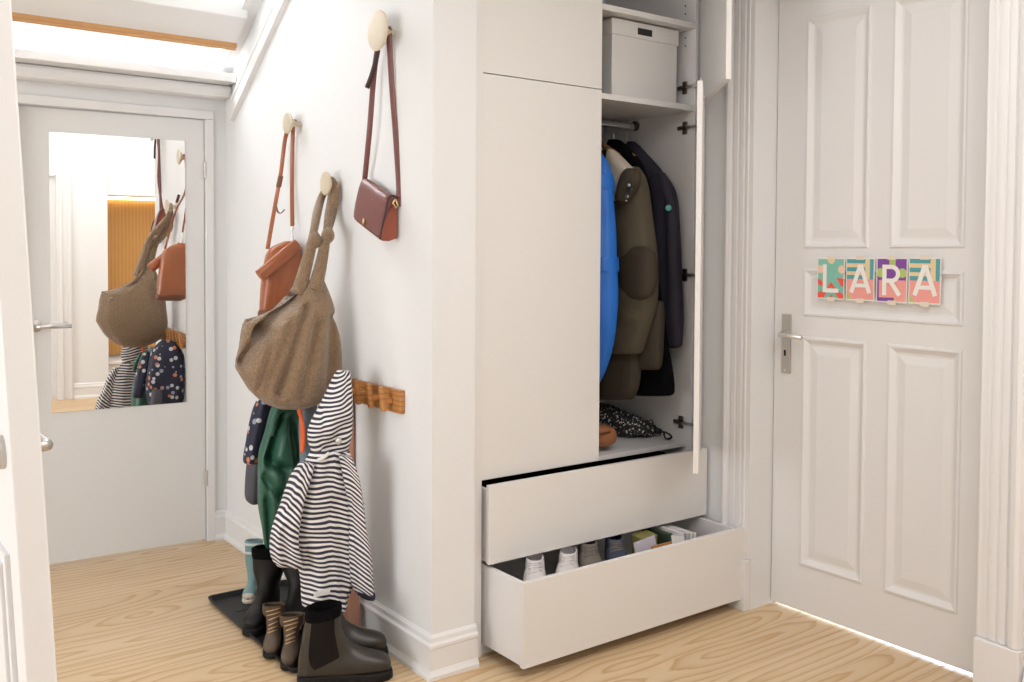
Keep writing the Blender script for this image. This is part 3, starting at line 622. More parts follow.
q_ = [P(338, 441, 1, YS-.05), P(344, 436, 1, YS-.055)]; MB().lathe(q_[0], (.2, -1, 0), [(0, .012), (.006, .012), (.008, .006)], 16).build('snap', 'chrome', rc, smooth=True)
MB().tube(smooth_pts([P(318, 460, 1, YS-.05), P(323, 458, 1, YS-.06), P(329, 453, 1, YS-.06)], 4), .006, 8).build('neck_loop', 'whitecloth', rc, smooth=True)
YG = 3.43
gp = thing('rain_trousers', (1.45, YG, P(270, 548, 1, YG).z), 'dark green rain trousers gathered at the top, hanging from the peg rail', 'trousers')
fabric('trousers', [(402, 276, 292, .03), (412, 271, 294, .04), (424, 267.5, 297, .05), (436, 265, 300, .055), (450, 261, 302, .06), (462, 259.5, 303, .065), (476, 258.5, 302, .065), (490, 258, 299, .06), (505, 259, 294, .055), (518, 261, 288, .045), (530, 262.5, 282, .04), (545, 266, 277, .03), (552, 268, 274, .012)], 1, YG, 'green', gp, seg=64, fold=.012, nf=5, tw=.2, cr=[(284, 418, 272, 458, 4, .07), (272, 462, 286, 470, 4.5, .05), (266, 478, 284, 500, 4, .03), (293, 420, 299, 470, 3.5, .035), (290, 470, 282, 520, 4, .03), (268, 500, 272, 540, 3, .02)], seed=9)
for k in range(6):
    c = P(276+1.2*k, 409+2.8*k, 1, YG-.045)
q = MB(); q.tube(smooth_pts([P(279, 409, 1, YG-.05), P(274, 422, 1, YG-.06), P(271, 436, 1, YG-.065)], 8), [.010+.003*(i % 2) for i in range(17)], 10); q.build('waistband', 'green', gp, smooth=True)
YN = 3.60
nv = thing('child_jacket', (1.42, YN, P(250, 465, 1, YN).z), 'navy child jacket with white spots hanging behind the green trousers', 'jacket')
fabric('body', [(376, 276, 288, .03), (384, 268, 297, .045), (395, 261, 302, .055), (410, 257, 303, .06), (430, 255, 304, .06), (450, 254, 303, .06), (466, 255, 300, .05), (468, 262, 292, .03)], 1, YN, 'navyspots', nv, seg=36, fold=.01, nf=5, seed=11, cr=[(268, 405, 262, 460, 4, .03)])
fabric('sleeve', [(398, 259, 270, .03), (410, 254, 268, .04), (430, 249, 264, .04), (450, 245.5, 260, .04), (461, 244, 258, .035), (464, 245, 257, .02)], 1, YN-.06, 'navyspots', nv, seg=28, fold=.006, nf=4, seed=12)
gv = fabric('trouser_leg', [(440, 252, 264, .04), (460, 248.5, 263, .045), (480, 246, 262, .045), (496, 245.5, 260, .045), (502, 247, 259, .035), (504, 250, 257, .02)], 1, YN+.075, 'greygarment', None, seg=28, fold=.006, nf=3, seed=13)
gv.name = 'padded_trousers'; tag(gv, 'dark grey padded trouser leg hanging under the spotted navy jacket', 'trousers')
bg = thing('softshell_jacket', (1.5, 3.30, P(303, 484, 1, 3.30).z), 'blue-grey child jacket with orange front between green trousers and striped raincoat', 'jacket')
fabric('body', [(402, 303, 316, .015), (410, 300, 317, .03), (430, 299, 317, .035), (455, 300, 316, .035), (478, 301, 316, .03), (484, 304, 312, .02)], 1, 3.30, 'bluegrey', bg, seg=28, fold=.006, nf=4, seed=14)
fabric('front_trim', [(404, 298, 301.5, .01), (412, 297.5, 302, .012), (418, 300, 302.5, .012), (428, 301, 304.5, .014), (440, 301, 305, .014), (450, 300.5, 304, .012), (453, 301, 303, .006)], 1, 3.258, 'orange', bg, seg=20, fold=.005, nf=3, seed=15)
tc = thing('child_trousers', (1.57, 3.08, P(352, 636, 1, 3.08).z), 'terracotta child trousers hanging behind the striped raincoat beside the baseboard', 'trousers')
fabric('trousers', [(395, 347, 351, .02, 3.19), (420, 347, 352.5, .025, 3.19), (450, 347.5, 353.5, .025, 3.19), (472, 346, 353, .025, 3.19), (520, 344, 352, .025, 3.18), (570, 342, 354, .025, 3.15), (588, 341, 357, .028, 3.12), (600, 342, 358.5, .03, 3.09), (615, 343.5, 359, .03, 3.08), (628, 346, 359, .03, 3.08), (636, 350, 358, .02, 3.08)], 1, 3.12, 'terracotta', tc, seg=32, fold=.004, nf=4, seed=16, cr=[(348, 612, 354, 634, 3, .012)])
# ------------------------------------------------------------------ boot tray and boots
TX0, TX1, TY0, TY1 = 1.258, 1.604, 2.905, 3.735
def rrect(x0, x1, y0, y1, r, z, n=5):
    out = []
    for cx, cy, a0 in ((x1-r, y1-r, 0), (x0+r, y1-r, 90), (x0+r, y0+r, 180), (x1-r, y0+r, 270)):
        for k in range(n+1): a = math.radians(a0+90*k/n); out.append(V((cx+r*math.cos(a), cy+r*math.sin(a), z)))
    return out
tm = MB().loft([rrect(TX0+.012, TX1-.012, TY0+.012, TY1-.012, .02, .001), rrect(TX0, TX1, TY0, TY1, .026, .020), rrect(TX0, TX1, TY0, TY1, .026, .023), rrect(TX0+.007, TX1-.007, TY0+.007, TY1-.007, .022, .023), rrect(TX0+.018, TX1-.018, TY0+.018, TY1-.018, .018, .006)])
ty = thing('boot_tray', ((TX0+TX1)/2, (TY0+TY1)/2, 0), 'black plastic boot tray on the floor against the white baseboard', 'tray')
tm.build('tray', 'tray', ty, smooth=True, auto=.6)
for k in range(5): B((TX0+.05, TY0+.12+k*.13, .005), (TX1-.05, TY0+.128+k*.13, .0075)).build('rib', 'tray', ty, bevel=.001)
ST = [  # front x,z / back x,z / half width  (unit boot 0.306 long; z of the first rows scale with the shaft)
    (.083, 1.0, -.030, 1.0, .052), (.082, .85, -.034, .85, .051), (.083, .70, -.038, .68, .049), (.090, .58, -.045, .50, .046), (.104, .47, -.054, .30, .043), (.122, .40, -.057, .13, .041), (.142, .35, -.050, .03, .042),
    (.165, .305, .020, .02, .045), (.195, .265, .090, .02, .048), (.222, .225, .150, .02, .048), (.240, .175, .200, .02, .042), (.248, .11, .235, .03, .026), (.249, .07, .246, .05, .010)]
LOW = [(.100, .37, -.050, .38, .036), (.106, .355, -.055, .31, .038), (.116, .34, -.059, .21, .040), (.130, .32, -.058, .10, .041), (.146, .30, -.050, .03, .042)]+ST[7:]
def boot_stations(H, s_, sh, low=False):
    if low: return [[fx*s_, fz*.24*s_, bx*s_, bz*.24*s_, w_*s_] for fx, fz, bx, bz, w_ in LOW]
    out = []
    for i, (fx, fz, bx, bz, w_) in enumerate(ST):
        if i <= 3: z1, z2 = None, None
        out.append([fx*s_, fz, bx*s_, bz, w_*s_*(sh if i < 3 else 1)])
    # z: rows below the ankle are fixed to foot size, the shaft stretches to H
    foot = .24*s_
    for i, r in enumerate(out):
        if i < 4:
            k = (3-i)/3; lo_f, lo_b = ST[3][1]*foot, ST[3][3]*foot
            r[1] = lerp(lo_f, H, k); r[3] = lerp(lo_b, H, k)
        else: r[1] *= foot; r[3] *= foot
    return out
def dens(st, n=4):
    pts = [V((r[0], r[1], 0)) for r in st]; a = smooth_pts(pts, n); b = smooth_pts([V((r[2], r[3], 0)) for r in st], n); c = smooth_pts([V((r[4], 0, 0)) for r in st], n)
    return [(p.x, p.y, q.x, q.y, max(w_.x, .004)) for p, q, w_ in zip(a, b, c)]
def ringpt(r, th, k=1.0):
    F_, Bk = V((r[0], 0, r[1])), V((r[2], 0, r[3])); c = (F_+Bk)/2; h = (F_-Bk)/2
    cx, sx = sup(th, .82); return c+h*cx*k+V((0, 1, 0))*r[4]*sx*k
def boot(name, label, group, toe, ang, L, H, mats, z0=.007, sh=1.0, gore=False, collar=None, laces=None, bands=None, toecap=None, solem='sole', solet=.022, flare=1.0, roll=0, tilt=0, cat='boot', low=False, strip=None):
    s_ = L/.306; st = dens(boot_stations(H, s_, sh, low)); a = math.radians(ang)
    M = Matrix.Translation((toe[0], toe[1], z0)) @ Matrix.Rotation(a, 4, 'Z') @ Matrix.Translation((-.249*s_, 0, 0))
    if tilt: M = Matrix.Translation((toe[0], toe[1], z0)) @ Matrix.Rotation(a, 4, 'Z') @ Matrix.Rotation(math.radians(tilt), 4, 'Y') @ Matrix.Rotation(math.radians(roll), 4, 'X') @ Matrix.Translation((-.249*s_, 0, 0))
    root = thing(name, M @ V((.1*s_, 0, 0)), label, cat, group)
    sl = solet
    n = 28; T_ = [2*math.pi*j/n for j in range(n)]
    up = lambda r: (r[0], r[1]+sl, r[2], r[3]+sl*.6, r[4])
    st = [up(r) for r in st]
    inner = [[ringpt(st[k], t_, .86) for t_ in T_] for k in (10, 6, 2, 0)]
    MB().loft(inner+[[ringpt(r, t_) for t_ in T_] for r in st], True, True).xf(M).build('upper', mats, root, smooth=True)
    # sole: outline with widths along x
    out = [(-.060, .018), (-.056, .030), (-.03, .038), (.02, .036), (.07, .036), (.12, .042), (.17, .049), (.21, .047), (.24, .034), (.254, .016)]
    xs = [(x*s_, w_*s_*1.06) for x, w_ in out]
    poly = [(x, -w_) for x, w_ in xs]+[(x, w_) for x, w_ in reversed(xs)]
    q = MB()
    def lay(z, k, dz=0): return [V((x*k+.09*s_*(1-k), y_*k, z+(dz if x > .2*s_ else 0))) for x, y_ in poly]
    q.loft([lay(0, .97), lay(.003, 1.0), lay(sl*.75, 1.0), lay(sl, .985), lay(sl+.004, .93)]); q.xf(M).build('sole', solem, root, smooth=True, auto=.7)
    def patch(r0, r1, t0, t1, k, nm, mt, both=True, taper=0):
        q = MB()
        for sg in ((1, -1) if both else (1,)):
            rows = []
            for i in range(r0, r1+1):
                f = (i-r0)/max(1, r1-r0); nar = 1-taper*f**3
                rows.append([M @ ringpt(st[i], sg*lerp(lerp(t0, (t0+t1)/2, 1-nar), lerp(t1, (t0+t1)/2, 1-nar), j/8), k) for j in range(9)])
            q = MB(); q.loft(rows, closed=False); q.build(nm, mt, root, smooth=True)
    if gore: patch(3, 22, .95, 2.2, 1.012, 'elastic_gore', 'elastic', True, .45)
    if collar: 
        q = MB(); q.loft([[ringpt(st[0], t_, .80)-V((0, 0, .02)) for t_ in T_], [ringpt(st[0], t_, .9)+V((0, 0, .014)) for t_ in T_], [ringpt(st[0], t_, 1.06)+V((0, 0, .008+.004*math.sin(5*t_))) for t_ in T_], [ringpt(st[1], t_, 1.07) for t_ in T_], [ringpt(st[3], t_, 1.02) for t_ in T_]], False, False); q.xf(M).build('lining_collar', collar, root, smooth=True)
    if bands:
        for (i0, i1, mt) in bands:
            q = MB(); q.loft([[ringpt(st[i0], t_, 1.015) for t_ in T_], [ringpt(st[i0], t_, 1.03) for t_ in T_], [ringpt(st[i1], t_, 1.03) for t_ in T_], [ringpt(st[i1], t_, 1.015) for t_ in T_]], False, False); q.xf(M).build('band', mt, root, smooth=True)
    if toecap:
        q = MB(); q.loft([[ringpt(r, t_, 1.03) for t_ in T_] for r in st[-10:]], False, True); q.xf(M).build('toe_cap', toecap, root, smooth=True)
    if laces:
        q = MB()
        for k, i in enumerate(range(4, 22, 4) if low else range(2, 26, 4)):
            a0, b0 = ringpt(st[i], .55, 1.04), ringpt(st[i+3], -.55, 1.04); mid = (ringpt(st[i], 0, 1.05)+ringpt(st[i+3], 0, 1.05))/2
            q = MB(); q.tube([M @ a0, M @ mid, M @ b0], .0028*s_*1.3, 6); q.build('lace', laces, root, smooth=True)
    if strip:
        q = MB(); i0, i1, t0, mt = strip
        q.tube([M @ ringpt(st[i], t0, 1.03) for i in range(i0, i1+1)], .006, 8); q.build('pull_tab', mt, root, smooth=True)
    return root
toe1 = P(391, 676, 2, 0); heel1 = P(296, 684, 2, 0); a1 = math.degrees(math.atan2(toe1.y-heel1.y, toe1.x-heel1.x))
boot('chelsea_boot', 'olive-brown leather Chelsea boot with dark elastic side panel in front of the tray', 'adult Chelsea boots', toe1, a1, .300, .215, 'chelsea', 0.001, gore=True, collar='fur', solet=.026)
toe2 = P(386.5, 654, 2, 0.026); boot('chelsea_boot', 'olive-brown leather Chelsea boot with its toe against the baseboard', 'adult Chelsea boots', toe2, a1+2, .285, .15, 'chelsea', 0.026, gore=True, collar='fur', solet=.026)
def toe_at(px, py, z=.007): p = P(px, py, 2, z); return (p.x, p.y)
boot('winter_boot', 'black fur-lined winter boot beside the teal rubber boots on the tray', 'black winter boots', toe_at(250, 637), 228, .26, .235, 'black_leather', collar='fur', sh=1.3, solet=.028)
boot('winter_boot', 'black fur-lined winter boot behind the brown laced ankle boots', 'black winter boots', toe_at(283, 640), 228, .27, .245, 'black_leather', collar='fur', sh=1.45, solet=.028)
for (px, py, lab, st_) in ((271, 659, 'small brown laced child ankle boot on the tray beside the winter boot', None), (289, 671, 'small brown laced child ankle boot with pink pull tab on the tray', (1, 14, 1.9, 'pink'))):
    boot('ankle_boot', lab, 'child ankle boots', toe_at(px, py), 243, .185, .125, 'brownboot', laces='lace', solet=.018, strip=st_, sh=1.3)
boot('rubber_boot', 'teal child rubber boot with pale bands, at the far end of the tray', 'teal rubber boots', toe_at(248, 604), 238, .175, .205, 'teal', sh=1.2, toecap='rubber_cream', solem='rubber_cream', bands=[(1, 2, 'teal_band'), (4, 5, 'teal_band')], solet=.014)
boot('rubber_boot', 'teal child rubber boot with pale bands, beside the black winter boot', 'teal rubber boots', toe_at(259.5, 613), 238, .175, .205, 'teal', sh=1.2, toecap='rubber_cream', solem='rubber_cream', bands=[(1, 2, 'teal_band'), (4, 5, 'teal_band')], solet=.014)
# ------------------------------------------------------------------ wardrobe contents
zs = P(650, 105, 1, YF).z+.022
bx0, bx1, by0, by1 = P(612, 60, 1, 2.745).x, P(677, 60, 1, 2.745).x, 2.745, 3.12
zl = P(640, 33.5, 1, 2.745).z; ztop = P(640, 23, 1, 2.745).z
sb = thing('storage_box', ((bx0+bx1)/2, (by0+by1)/2, zs), 'white lidded cardboard storage box with black grip hole on the wardrobe shelf', 'box')
B((bx0, by0, zs+.001), (bx1, by1, zl-.002)).build('body', 'box', sb, bevel=.003)
B((bx0-.005, by0-.005, zl-.022), (bx1+.005, by1+.005, ztop)).build('lid', 'box', sb, bevel=.003)
ga, gb = P(638, 30, 1, by0-.006), P(652, 37, 1, by0-.006)
B((ga.x, by0-.0075, gb.z), (gb.x, by0-.004, gb.z+.026)).build('grip_hole', 'black', sb, bevel=.001)
RZ, RY = r0.z, r0.y
def hanger(X, label, mt='hangerwood'):
    h = thing('coat_hanger', (X, RY, RZ-.11), label, 'hanger', 'wooden hangers on the rail')
    q = MB(); pts = smooth_pts([(X, RY-.018, RZ-.004), (X, RY-.012, RZ+.014), (X, RY+.004, RZ+.019), (X, RY+.018, RZ+.004), (X, RY+.012, RZ-.022), (X, RY, RZ-.035), (X, RY, RZ-.075)], 5); q.tube(pts, .002, 8); q.build('hook', 'chrome', h, smooth=True)
    q = MB(); pts = smooth_pts([(X, RY-.13, RZ-.150), (X, RY-.06, RZ-.112), (X, RY, RZ-.086), (X, RY+.06, RZ-.112), (X, RY+.13, RZ-.150)], 5); q.tube(pts, [(.009, .011)]*len(pts), 10, flat=(1, 0, 0)); q.build('yoke', mt, h, smooth=True)
X1, X2, X25, X3 = 2.50, 2.70, 2.79, 2.868
hanger(X1, 'wooden coat hanger carrying the blue jacket'); hanger(X2, 'wooden coat hanger carrying the olive parka'); hanger(X25, 'wooden coat hanger carrying the black coat'); hanger(X3, 'wooden coat hanger carrying the dark navy jacket')
bj = thing('jacket', (X1, 2.95, P(600, 382, 0, X1).z), 'bright blue jacket hanging in the wardrobe next to the closed door', 'jacket', 'coats hanging in the wardrobe')
fabric('body', [(153, 593, 600, .02), (162, 591, 606, .035), (175, 589, 608.5, .045), (200, 588, 610.5, .05), (250, 588, 613, .055), (300, 588, 614.5, .055), (330, 588, 613, .05), (355, 588, 608, .045), (375, 588, 602, .035), (384, 590, 598, .015)], 0, X1, 'blue', bj, seg=32, fold=.007, nf=5, seed=21)
fabric('sleeve_flap', [(257, 598, 612.8, .052), (259, 597, 613.1, .0555), (270, 597, 613.6, .0555), (272, 598, 613.3, .052)], 0, X1, 'blue', bj, seg=24, subd=0)
fabric('shoulder_fold', [(172, 598, 607.5, .042), (180, 597, 609.2, .048), (186, 597, 609.8, .049), (190, 598, 609.6, .046)], 0, X1, 'blue', bj, seg=24)
ol = thing('parka', (X2, 2.95, P(615, 398, 0, X2).z), 'olive green parka with cream lined hood and dark elbow patch', 'jacket', 'coats hanging in the wardrobe')
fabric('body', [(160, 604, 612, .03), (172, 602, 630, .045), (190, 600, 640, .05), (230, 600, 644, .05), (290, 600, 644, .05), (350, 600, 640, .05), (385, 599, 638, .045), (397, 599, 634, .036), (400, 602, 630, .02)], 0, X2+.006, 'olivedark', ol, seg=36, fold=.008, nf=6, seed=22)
fabric('sleeve', [(166, 624, 636, .03), (174, 618, 642, .04), (190, 616, 646, .05), (215, 616, 649, .055), (250, 617.5, 653, .06), (275, 618, 655, .06), (300, 617, 654, .058), (320, 615, 650, .052), (338, 611.5, 644.5, .048), (352, 609.5, 640.5, .044), (354, 612, 638, .035)], 0, X2-.03, 'olive', ol, seg=36, fold=.006, nf=4, seed=23, cr=[(620, 305, 648, 312, 4, .010), (622, 330, 640, 322, 4, .010)])
q = MB(); cX = X2-.03-.060; rings = []
for k, (rr, dx) in enumerate(((1.0, .012), (.96, .002), (.75, -.004), (.45, -.006), (.05, -.007))):
    rings.append([P(637.5+21*rr*sup(2*math.pi*j/28, .8)[0]*(1-.06*math.sin(2*math.pi*j/28)), 273+27*rr*sup(2*math.pi*j/28, .8)[1], 0, cX+dx+.035*max(0, math.cos(2*math.pi*j/28)*rr)**2+.004*max(0, -math.cos(2*math.pi*j/28)*rr)**2) for j in range(28)])
q.loft(rings); q.build('elbow_patch', 'patch', ol, smooth=True)
fabric('hood_lining', [(149, 609, 612, .012), (156, 608.5, 619, .03), (164, 608.5, 627, .035), (171, 608.5, 635, .035), (177, 608, 631, .035), (186, 608, 625, .035), (195, 609, 621, .03), (200, 610, 619, .015)], 0, X2-.075, 'creamlining', ol, seg=28, fold=.004, nf=4, seed=24)
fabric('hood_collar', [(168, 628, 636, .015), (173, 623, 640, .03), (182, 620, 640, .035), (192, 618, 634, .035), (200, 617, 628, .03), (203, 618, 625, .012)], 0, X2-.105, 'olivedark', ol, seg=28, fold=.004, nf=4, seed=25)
for (x, y_) in ((629, 185), (627.5, 196.5)): MB().lathe(P(x, y_, 0, X2-.143), (-1, -.3, 0), [(0, .007), (.004, .007), (.005, .003)], 14).build('snap', 'chrome', ol, smooth=True, auto=.6)
MB().lathe(P(631, 190, 0, X2-.142), (-1, -.3, 0), [(0, .011), (.005, .011), (.007, .007)], 16).build('toggle', 'black', ol, smooth=True, auto=.6)
MB().tube(smooth_pts([P(609, 198.5, 0, X2-.11), P(618, 200.5, 0, X2-.115), P(627, 200.5, 0, X2-.11)], 4), .0035, 8).build('hood_edge', 'creamlining', ol, smooth=True)
bk = thing('coat', (X25, 2.95, P(660, 395, 0, X25+.03).z), 'long black coat hanging between the olive parka and the navy jacket', 'coat', 'coats hanging in the wardrobe')
fabric('body', [(139, 610, 618, .018), (146, 607, 626, .03), (156, 605, 636, .036), (170, 604, 645, .036), (190, 604, 651, .036), (250, 604, 654, .036), (320, 604, 664, .036), (360, 606, 671, .034, X25+.012), (385, 632, 674, .032, X25+.015), (394, 634, 674, .03, X25+.015), (396, 637, 670, .015, X25+.015)], 0, X25, 'blackcloth', bk, seg=32, fold=.005, nf=5, seed=26)
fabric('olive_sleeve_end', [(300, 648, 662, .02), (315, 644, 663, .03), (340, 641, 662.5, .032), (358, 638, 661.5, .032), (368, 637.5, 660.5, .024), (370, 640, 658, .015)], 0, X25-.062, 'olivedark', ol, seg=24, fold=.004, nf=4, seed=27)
nj = thing('jacket', (X3, 2.95, P(665, 346, 0, X3).z), 'dark navy jacket with a small turquoise sleeve badge beside the wardrobe side', 'jacket', 'coats hanging in the wardrobe')
fabric('body', [(141, 629, 634, .012), (147, 626, 640, .022), (156, 624, 648, .03), (168, 622, 659, .034), (180, 620, 667, .036), (195, 620, 671, .036), (230, 620, 673, .036), (280, 620, 675, .036), (330, 622, 676, .034), (343, 624, 676, .03), (346, 630, 670, .015)], 0, X3-.002, 'navyjacket', nj, seg=36, fold=.005, nf=5, seed=28)
fabric('sleeve', [(172, 655, 663, .02), (180, 652, 668.5, .03), (190, 651, 674, .036), (205, 651, 677, .04), (230, 652, 678.5, .04), (260, 654, 679.5, .04), (290, 655.5, 681, .04), (318, 656, 682, .04), (322, 657, 682, .038), (326, 660, 682, .034), (340, 661, 681.5, .03), (346, 662, 681, .028), (348, 665, 678, .015)], 0, X3-.012, 'navyjacket', nj, seg=32, fold=.005, nf=4, seed=29, cr=[(662, 200, 664, 300, 3, .01)])
MB().lathe(P(668.3, 208, 0, X3-.052), (-1, -.35, 0), [(-.004, .0125), (.002, .0125), (.003, .010)], 18).build('badge', 'badge', nj, smooth=True, auto=.6)
# umbrella and leather pouch on the wardrobe floor
zf = ZB+.004
def U(x, y_, z): return P(x, y_, 2, z)
um = thing('folding_umbrella', U(635, 430, zf), 'black folded umbrella with white pattern lying in the wardrobe', 'umbrella')
path = [U(603, 417, zf+.066), U(610, 419, zf+.068), U(618, 421, zf+.066), U(627, 424.5, zf+.056), U(637, 426.5, zf+.048), U(646, 428, zf+.040), U(650, 429, zf+.033)]
q_ = smooth_pts(path, 5); m = MB(); m.tube(q_, [lerp(.055, .032, i/(len(q_)-1)) for i in range(len(q_))], 24)
for i, p in enumerate(m.v):
    k = i % 24; c = q_[min(i//24, len(q_)-1)]; m.v[i] = c+(p-c)*(1+.16*math.sin(k*2*math.pi/24*5+i//24*.5)+.06*math.sin(i*1.7))
m.build('canopy', 'umbrella', um, smooth=True)
MB().tube([U(650, 429, zf+.033), U(656, 430.5, zf+.028), U(661, 432, zf+.024)], [.018, .014, .013], 12).build('handle', 'black', um, smooth=True)
LP_ = lambda x, y_: P(x, y_, 1, 2.79)
he = U(661, 432, zf+.024)
MB().tube(smooth_pts([he, LP_(664, 432), LP_(668, 433.5), LP_(671.5, 436.5), LP_(670, 438.5), LP_(666.5, 438.5), LP_(664.5, 436), LP_(664, 432.5)], 5), .0045, 8).build('wrist_loop', 'black', um, smooth=True)
pb = thing('leather_pouch', U(601, 440, zf), 'small brown leather pouch lying beside the folded umbrella', 'pouch')
m = sil([(424.5, 594, 604, .02), (427, 590, 611, .045), (432, 588, 613, .055), (438, 588, 613, .055), (443, 589, 610, .05), (445.5, 591, 605, .03)], 1, 2.80, seg=28, fold=.006, nf=4, seed=31); m.build('body', 'brownbag', pb, smooth=True)
MB().tube([P(590, 433, 1, 2.742), P(600, 434, 1, 2.742), P(610, 432, 1, 2.745)], .004, 8).build('seam', 'cognac_dark', pb, smooth=True)
dk = tag(MB().loft([[(U(612, 410, zf+.10)+V((0, .07, 0)))+V((math.cos(2*math.pi*j/20)*a_, math.sin(2*math.pi*j/20)*b_, dz)) for j in range(20)] for a_, b_, dz in ((.02, .03, -.098), (.07, .05, -.09), (.075, .055, -.05), (.07, .05, -.01), (.05, .035, .012), (.02, .015, .018))]).build('black_pouch', 'black_leather', smooth=True, origin=U(612, 410, zf+.002)), 'dark soft pouch lying behind the folded umbrella', 'pouch')
# ------------------------------------------------------------------ shoes and papers in the lower drawer
zd = .065
def sneaker(label, x, y_, z, ang, L, mt, solem, tilt=0, roll=0, H=.085):
    return boot('sneaker', label, 'shoes in the bottom drawer', (x, y_), ang, L, H, mt, z, laces='sneakwhite' if mt == 'sneakwhite' else 'sneakgrey', solem=solem, solet=.026, tilt=tilt, roll=roll, cat='shoe', low=True)
def dx(px, py, Y): return P(px, py, 1, Y)
def shoe_front(px, py, label, mt, solem, ang=232, dy=0, dz=.108):
    c = dx(px, py, 2.52); sneaker(label, c.x-.055, 2.478+dy, c.z-dz, ang, .26, mt, solem)
shoe_front(540, 565, 'white sneaker at the left end of the open bottom drawer', 'sneakwhite', 'sneakwhite')
shoe_front(571, 558, 'white sneaker next to the grey-brown trainers in the bottom drawer', 'sneakwhite', 'sneakwhite', 228)
shoe_front(599, 549, 'grey-brown trainer beside the white sneakers in the bottom drawer', 'sneakgrey', 'sneakbrown', 234, .012)
shoe_front(623, 544, 'navy trainer with pale sole in the middle of the bottom drawer', 'sneaknavy', 'rubber_cream', 232, .005)
for k in range(3): sneaker(['dark brown shoe under the white sneakers in the drawer', 'dark brown shoe under the grey-brown trainer in the drawer', 'dark brown shoe under the navy trainer in the drawer'][k], 1.93+.27*k, 2.60, zd+.001, 180, .25, 'sneakbrown', 'sole')
def slabthing(name, label, cat, c, U_, W_, N_, hu, hw, hn, mt, group=None, extra=None):
    o = MB().obox(c, U_, W_, N_, hu, hw, hn).build(name, mt, None, bevel=.002, origin=c); tag(o, label, cat, group); return o
c = dx(652, 536, 2.56); slabthing('carton', 'small olive-yellow carton standing in the bottom drawer', 'box', V((c.x, 2.60, c.z-.118)), (1, .1, 0), (0, 1, .1), (0, 0, 1), .045, .03, .115, 'olivegold')
c = dx(655, 541, 2.52); slabthing('envelope', 'lilac envelope leaning in the bottom drawer', 'envelope', V((c.x-.01, 2.55, c.z-.075)), (1, 0, .1), (0, .25, 1), (0, 1, -.25), .055, .075, .004, 'lilac')
c = dx(664, 543, 2.50); slabthing('wooden_board', 'orange-brown wooden board standing in the bottom drawer', 'board', V((c.x, 2.49, c.z-.095)), (1, 0, 0), (0, .1, 1), (0, 1, -.1), .065, .095, .005, 'ochrewood')
c = dx(668, 533, 2.56); slabthing('folder', 'dark green folder standing among the papers in the drawer', 'folder', V((c.x, 2.62, c.z-.11)), (0, 1, 0), (0, 0, 1), (1, 0, 0), .075, .11, .010, 'darkgreen', 'folders in the bottom drawer')
for k, (px, mt) in enumerate(((674, 'paper'), (678, 'lilac'), (682, 'paper'), (686, 'box'))):
    c = dx(px, 528, 2.56)
    slabthing('folder', ['white paper folder next to the dark green folder in the drawer', 'pale lilac folder between two white folders in the drawer', 'white paper folder next to the pale lilac folder', 'grey-white folder nearest the right side of the drawer'][k], 'folder', V((c.x, 2.60, c.z-.125)), (0, 1, 0), (.05, 0, 1), (1, 0, -.05), .085, .115, .005, mt, 'folders in the bottom drawer')
c = dx(683, 533, 2.48); slabthing('booklet', 'small white booklet leaning at the drawer front beside the folders', 'booklet', V((c.x-.02, 2.475, c.z-.078)), (1, 0, -.25), (0, .2, 1), (0, 1, -.2), .035, .07, .003, 'paper')
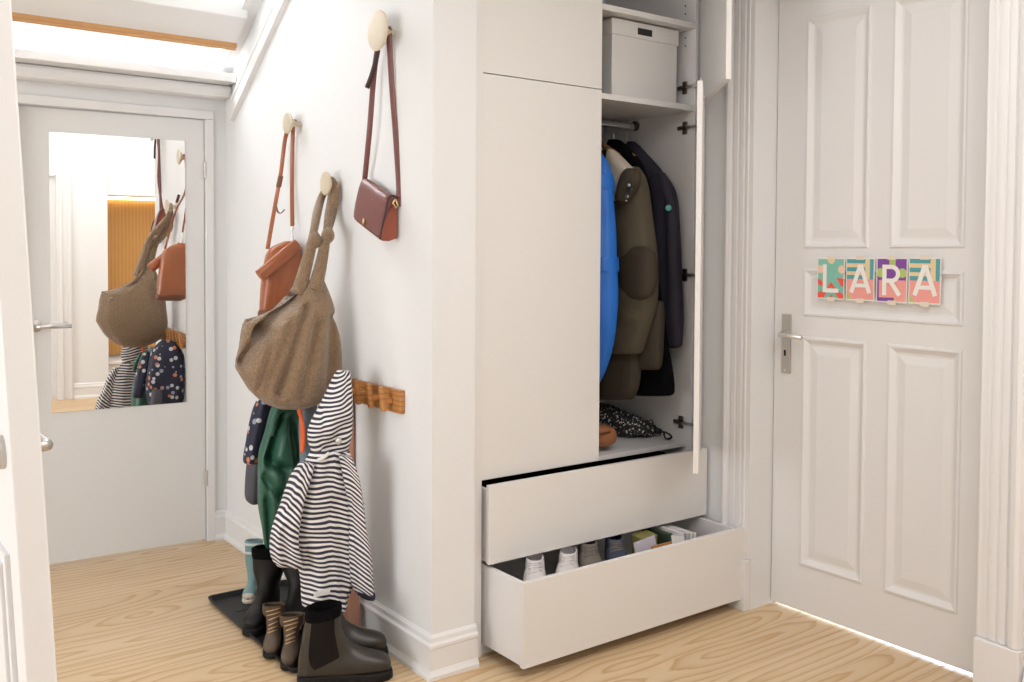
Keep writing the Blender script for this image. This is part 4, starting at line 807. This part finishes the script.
# ------------------------------------------------------------------ letter cards on the name door
def card(px0, px1, pyt, pyb, letter, label):
    XC = XD-.013
    a, b = P(px0, pyt, 0, XC), P(px1, (pyt+pyb)/2, 0, XC); y0, y1 = b.y, a.y
    ztp, zbt = P(px0, pyt, 0, XC).z, P(px0, pyb, 0, XC).z
    wv, hv = y1-y0, ztp-zbt
    o = thing('letter_card', (XC, (y0+y1)/2, zbt), label, 'card', 'letter cards taped to the door')
    B((XC-.0012, y0, zbt), (XC, y1, ztp)).build('card', 'c_white', o)
    def pt(u, v, d): return V((XC-.0012-d, y1-u*wv, zbt+v*hv))
    lay = [0]
    def poly(pts, mt, nm='print'):
        lay[0] += 1; d = .00012*lay[0]
        m = MB().add([pt(max(.03, min(.97, u)) if nm == 'print' else u, max(.03, min(.97, v)) if nm == 'print' else v, d) for u, v in pts], [tuple(range(len(pts)))]); m.build(nm, mt, o, recalc=False)
    def rect(u0, v0, u1, v1, mt): poly([(u0, v0), (u1, v0), (u1, v1), (u0, v1)], mt)
    def disc(u, v, r, mt): poly([(u+r*math.cos(2*math.pi*k/20), v+r*wv/hv*math.sin(2*math.pi*k/20)) for k in range(20)], mt)
    if letter == 'L':
        rect(.03, .03, .97, .97, 'c_teal'); disc(.52, .95, .13, 'c_cream'); disc(.12, .72, .13, 'c_peach'); disc(.9, .72, .13, 'c_peach')
        poly([(.03, .35), (.03, .50), (.35, .35), (.30, .28)], 'c_red'); poly([(.72, .52), (.97, .50), (.97, .30), (.86, .35)], 'c_red'); poly([(.35, .25), (.52, .42), (.70, .25), (.52, .28)], 'c_red')
        poly([(.03, .03), (.03, .15), (.4, .22), (.25, .03)], 'c_red'); poly([(.97, .03), (.97, .12), (.7, .25), (.62, .2), (.8, .03)], 'c_red'); poly([(.45, .03), (.53, .12), (.62, .03)], 'c_red')
    elif letter == 'A':
        rect(.03, .03, .97, .50, 'c_pink'); rect(.03, .50, .97, .97, 'c_cream'); poly([(.03, .03), (.2, .03), (.03, .2)], 'c_lime')
        for v in (.50, .68, .87): rect(.03, v, .68, v+.095, 'c_blue')
        rect(.84, .5, .97, .97, 'c_blue')
    else:
        rect(.03, .03, .97, .5, 'c_pink'); rect(.03, .5, .97, .97, 'c_purple'); rect(.03, .03, .09, .5, 'c_purple'); rect(.03, .03, .58, .11, 'c_purple')
        disc(.14, .66, .14, 'c_lime'); disc(.84, .66, .14, 'c_lime'); rect(.42, .8, .62, .97, 'c_lime'); disc(.52, .82, .1, 'c_lime')
    def stroke(p, q, w_):
        du, dv = (q[0]-p[0])*wv, (q[1]-p[1])*hv; n = math.hypot(du, dv); nu, nv_ = -dv/n*w_/2/wv, du/n*w_/2/hv
        return [(p[0]+nu, p[1]+nv_), (q[0]+nu, q[1]+nv_), (q[0]-nu, q[1]-nv_), (p[0]-nu, p[1]-nv_)]
    m = MB(); d = .0018; sw = .0165
    ic = [0]
    def ink(pts):
        ic[0] += 1; m.add([pt(u, v, d+.00006*ic[0]) for u, v in pts], [tuple(range(len(pts)))])
    if letter == 'L':
        ink([(.22, .16), (.22, .84), (.36, .84), (.36, .26), (.80, .26), (.80, .16)])
    elif letter == 'A':
        ink(stroke((.20, .18), (.50, .80), sw)); ink(stroke((.84, .18), (.54, .80), sw)); ink([(.42, .84), (.62, .84), (.58, .70), (.46, .70)]); ink([(.32, .31), (.72, .31), (.68, .40), (.36, .40)])
    else:
        ink([(.20, .16), (.20, .84), (.34, .84), (.34, .16)])
        arc = [(.50+.28*math.cos(math.radians(t_)), .64+.20*math.sin(math.radians(t_))) for t_ in range(90, -91, -15)]; arci = [(.50+.145*math.cos(math.radians(t_)), .64+.105*math.sin(math.radians(t_))) for t_ in range(90, -91, -15)]
        for k in range(len(arc)-1): ink([arc[k], arc[k+1], arci[k+1], arci[k]])
        ink([(.30, .745), (.30, .84), (.50, .84), (.50, .745)]); ink([(.30, .44), (.30, .535), (.50, .535), (.50, .44)]); ink(stroke((.48, .47), (.77, .165), sw))
    m.build('letter', 'c_white', o, recalc=False)
    for u, v in ((.5, 1.0), (.52, 0.0)):
        B(pt(u-.14, v-.05, .0012), pt(u+.14, v+.05, .0017)).build('tape', 'tape', o)
    for v in (.55,): B(pt(.97, v-.06, .0018), pt(1.03, v+.06, .0024)).build('tape', 'tape', o)
card(817.8, 844.6, 257.6, 298.5, 'L', 'letter card L with red rays on teal taped to the door')
card(846.6, 874.6, 257.6, 300, 'A', 'letter card A between the L and R cards on the door')
card(877, 907.6, 257.4, 302, 'R', 'letter card R in purple and pink taped to the door')
card(909.2, 941.2, 257.2, 303.5, 'A', 'letter card A at the end of the name, beside the R card')
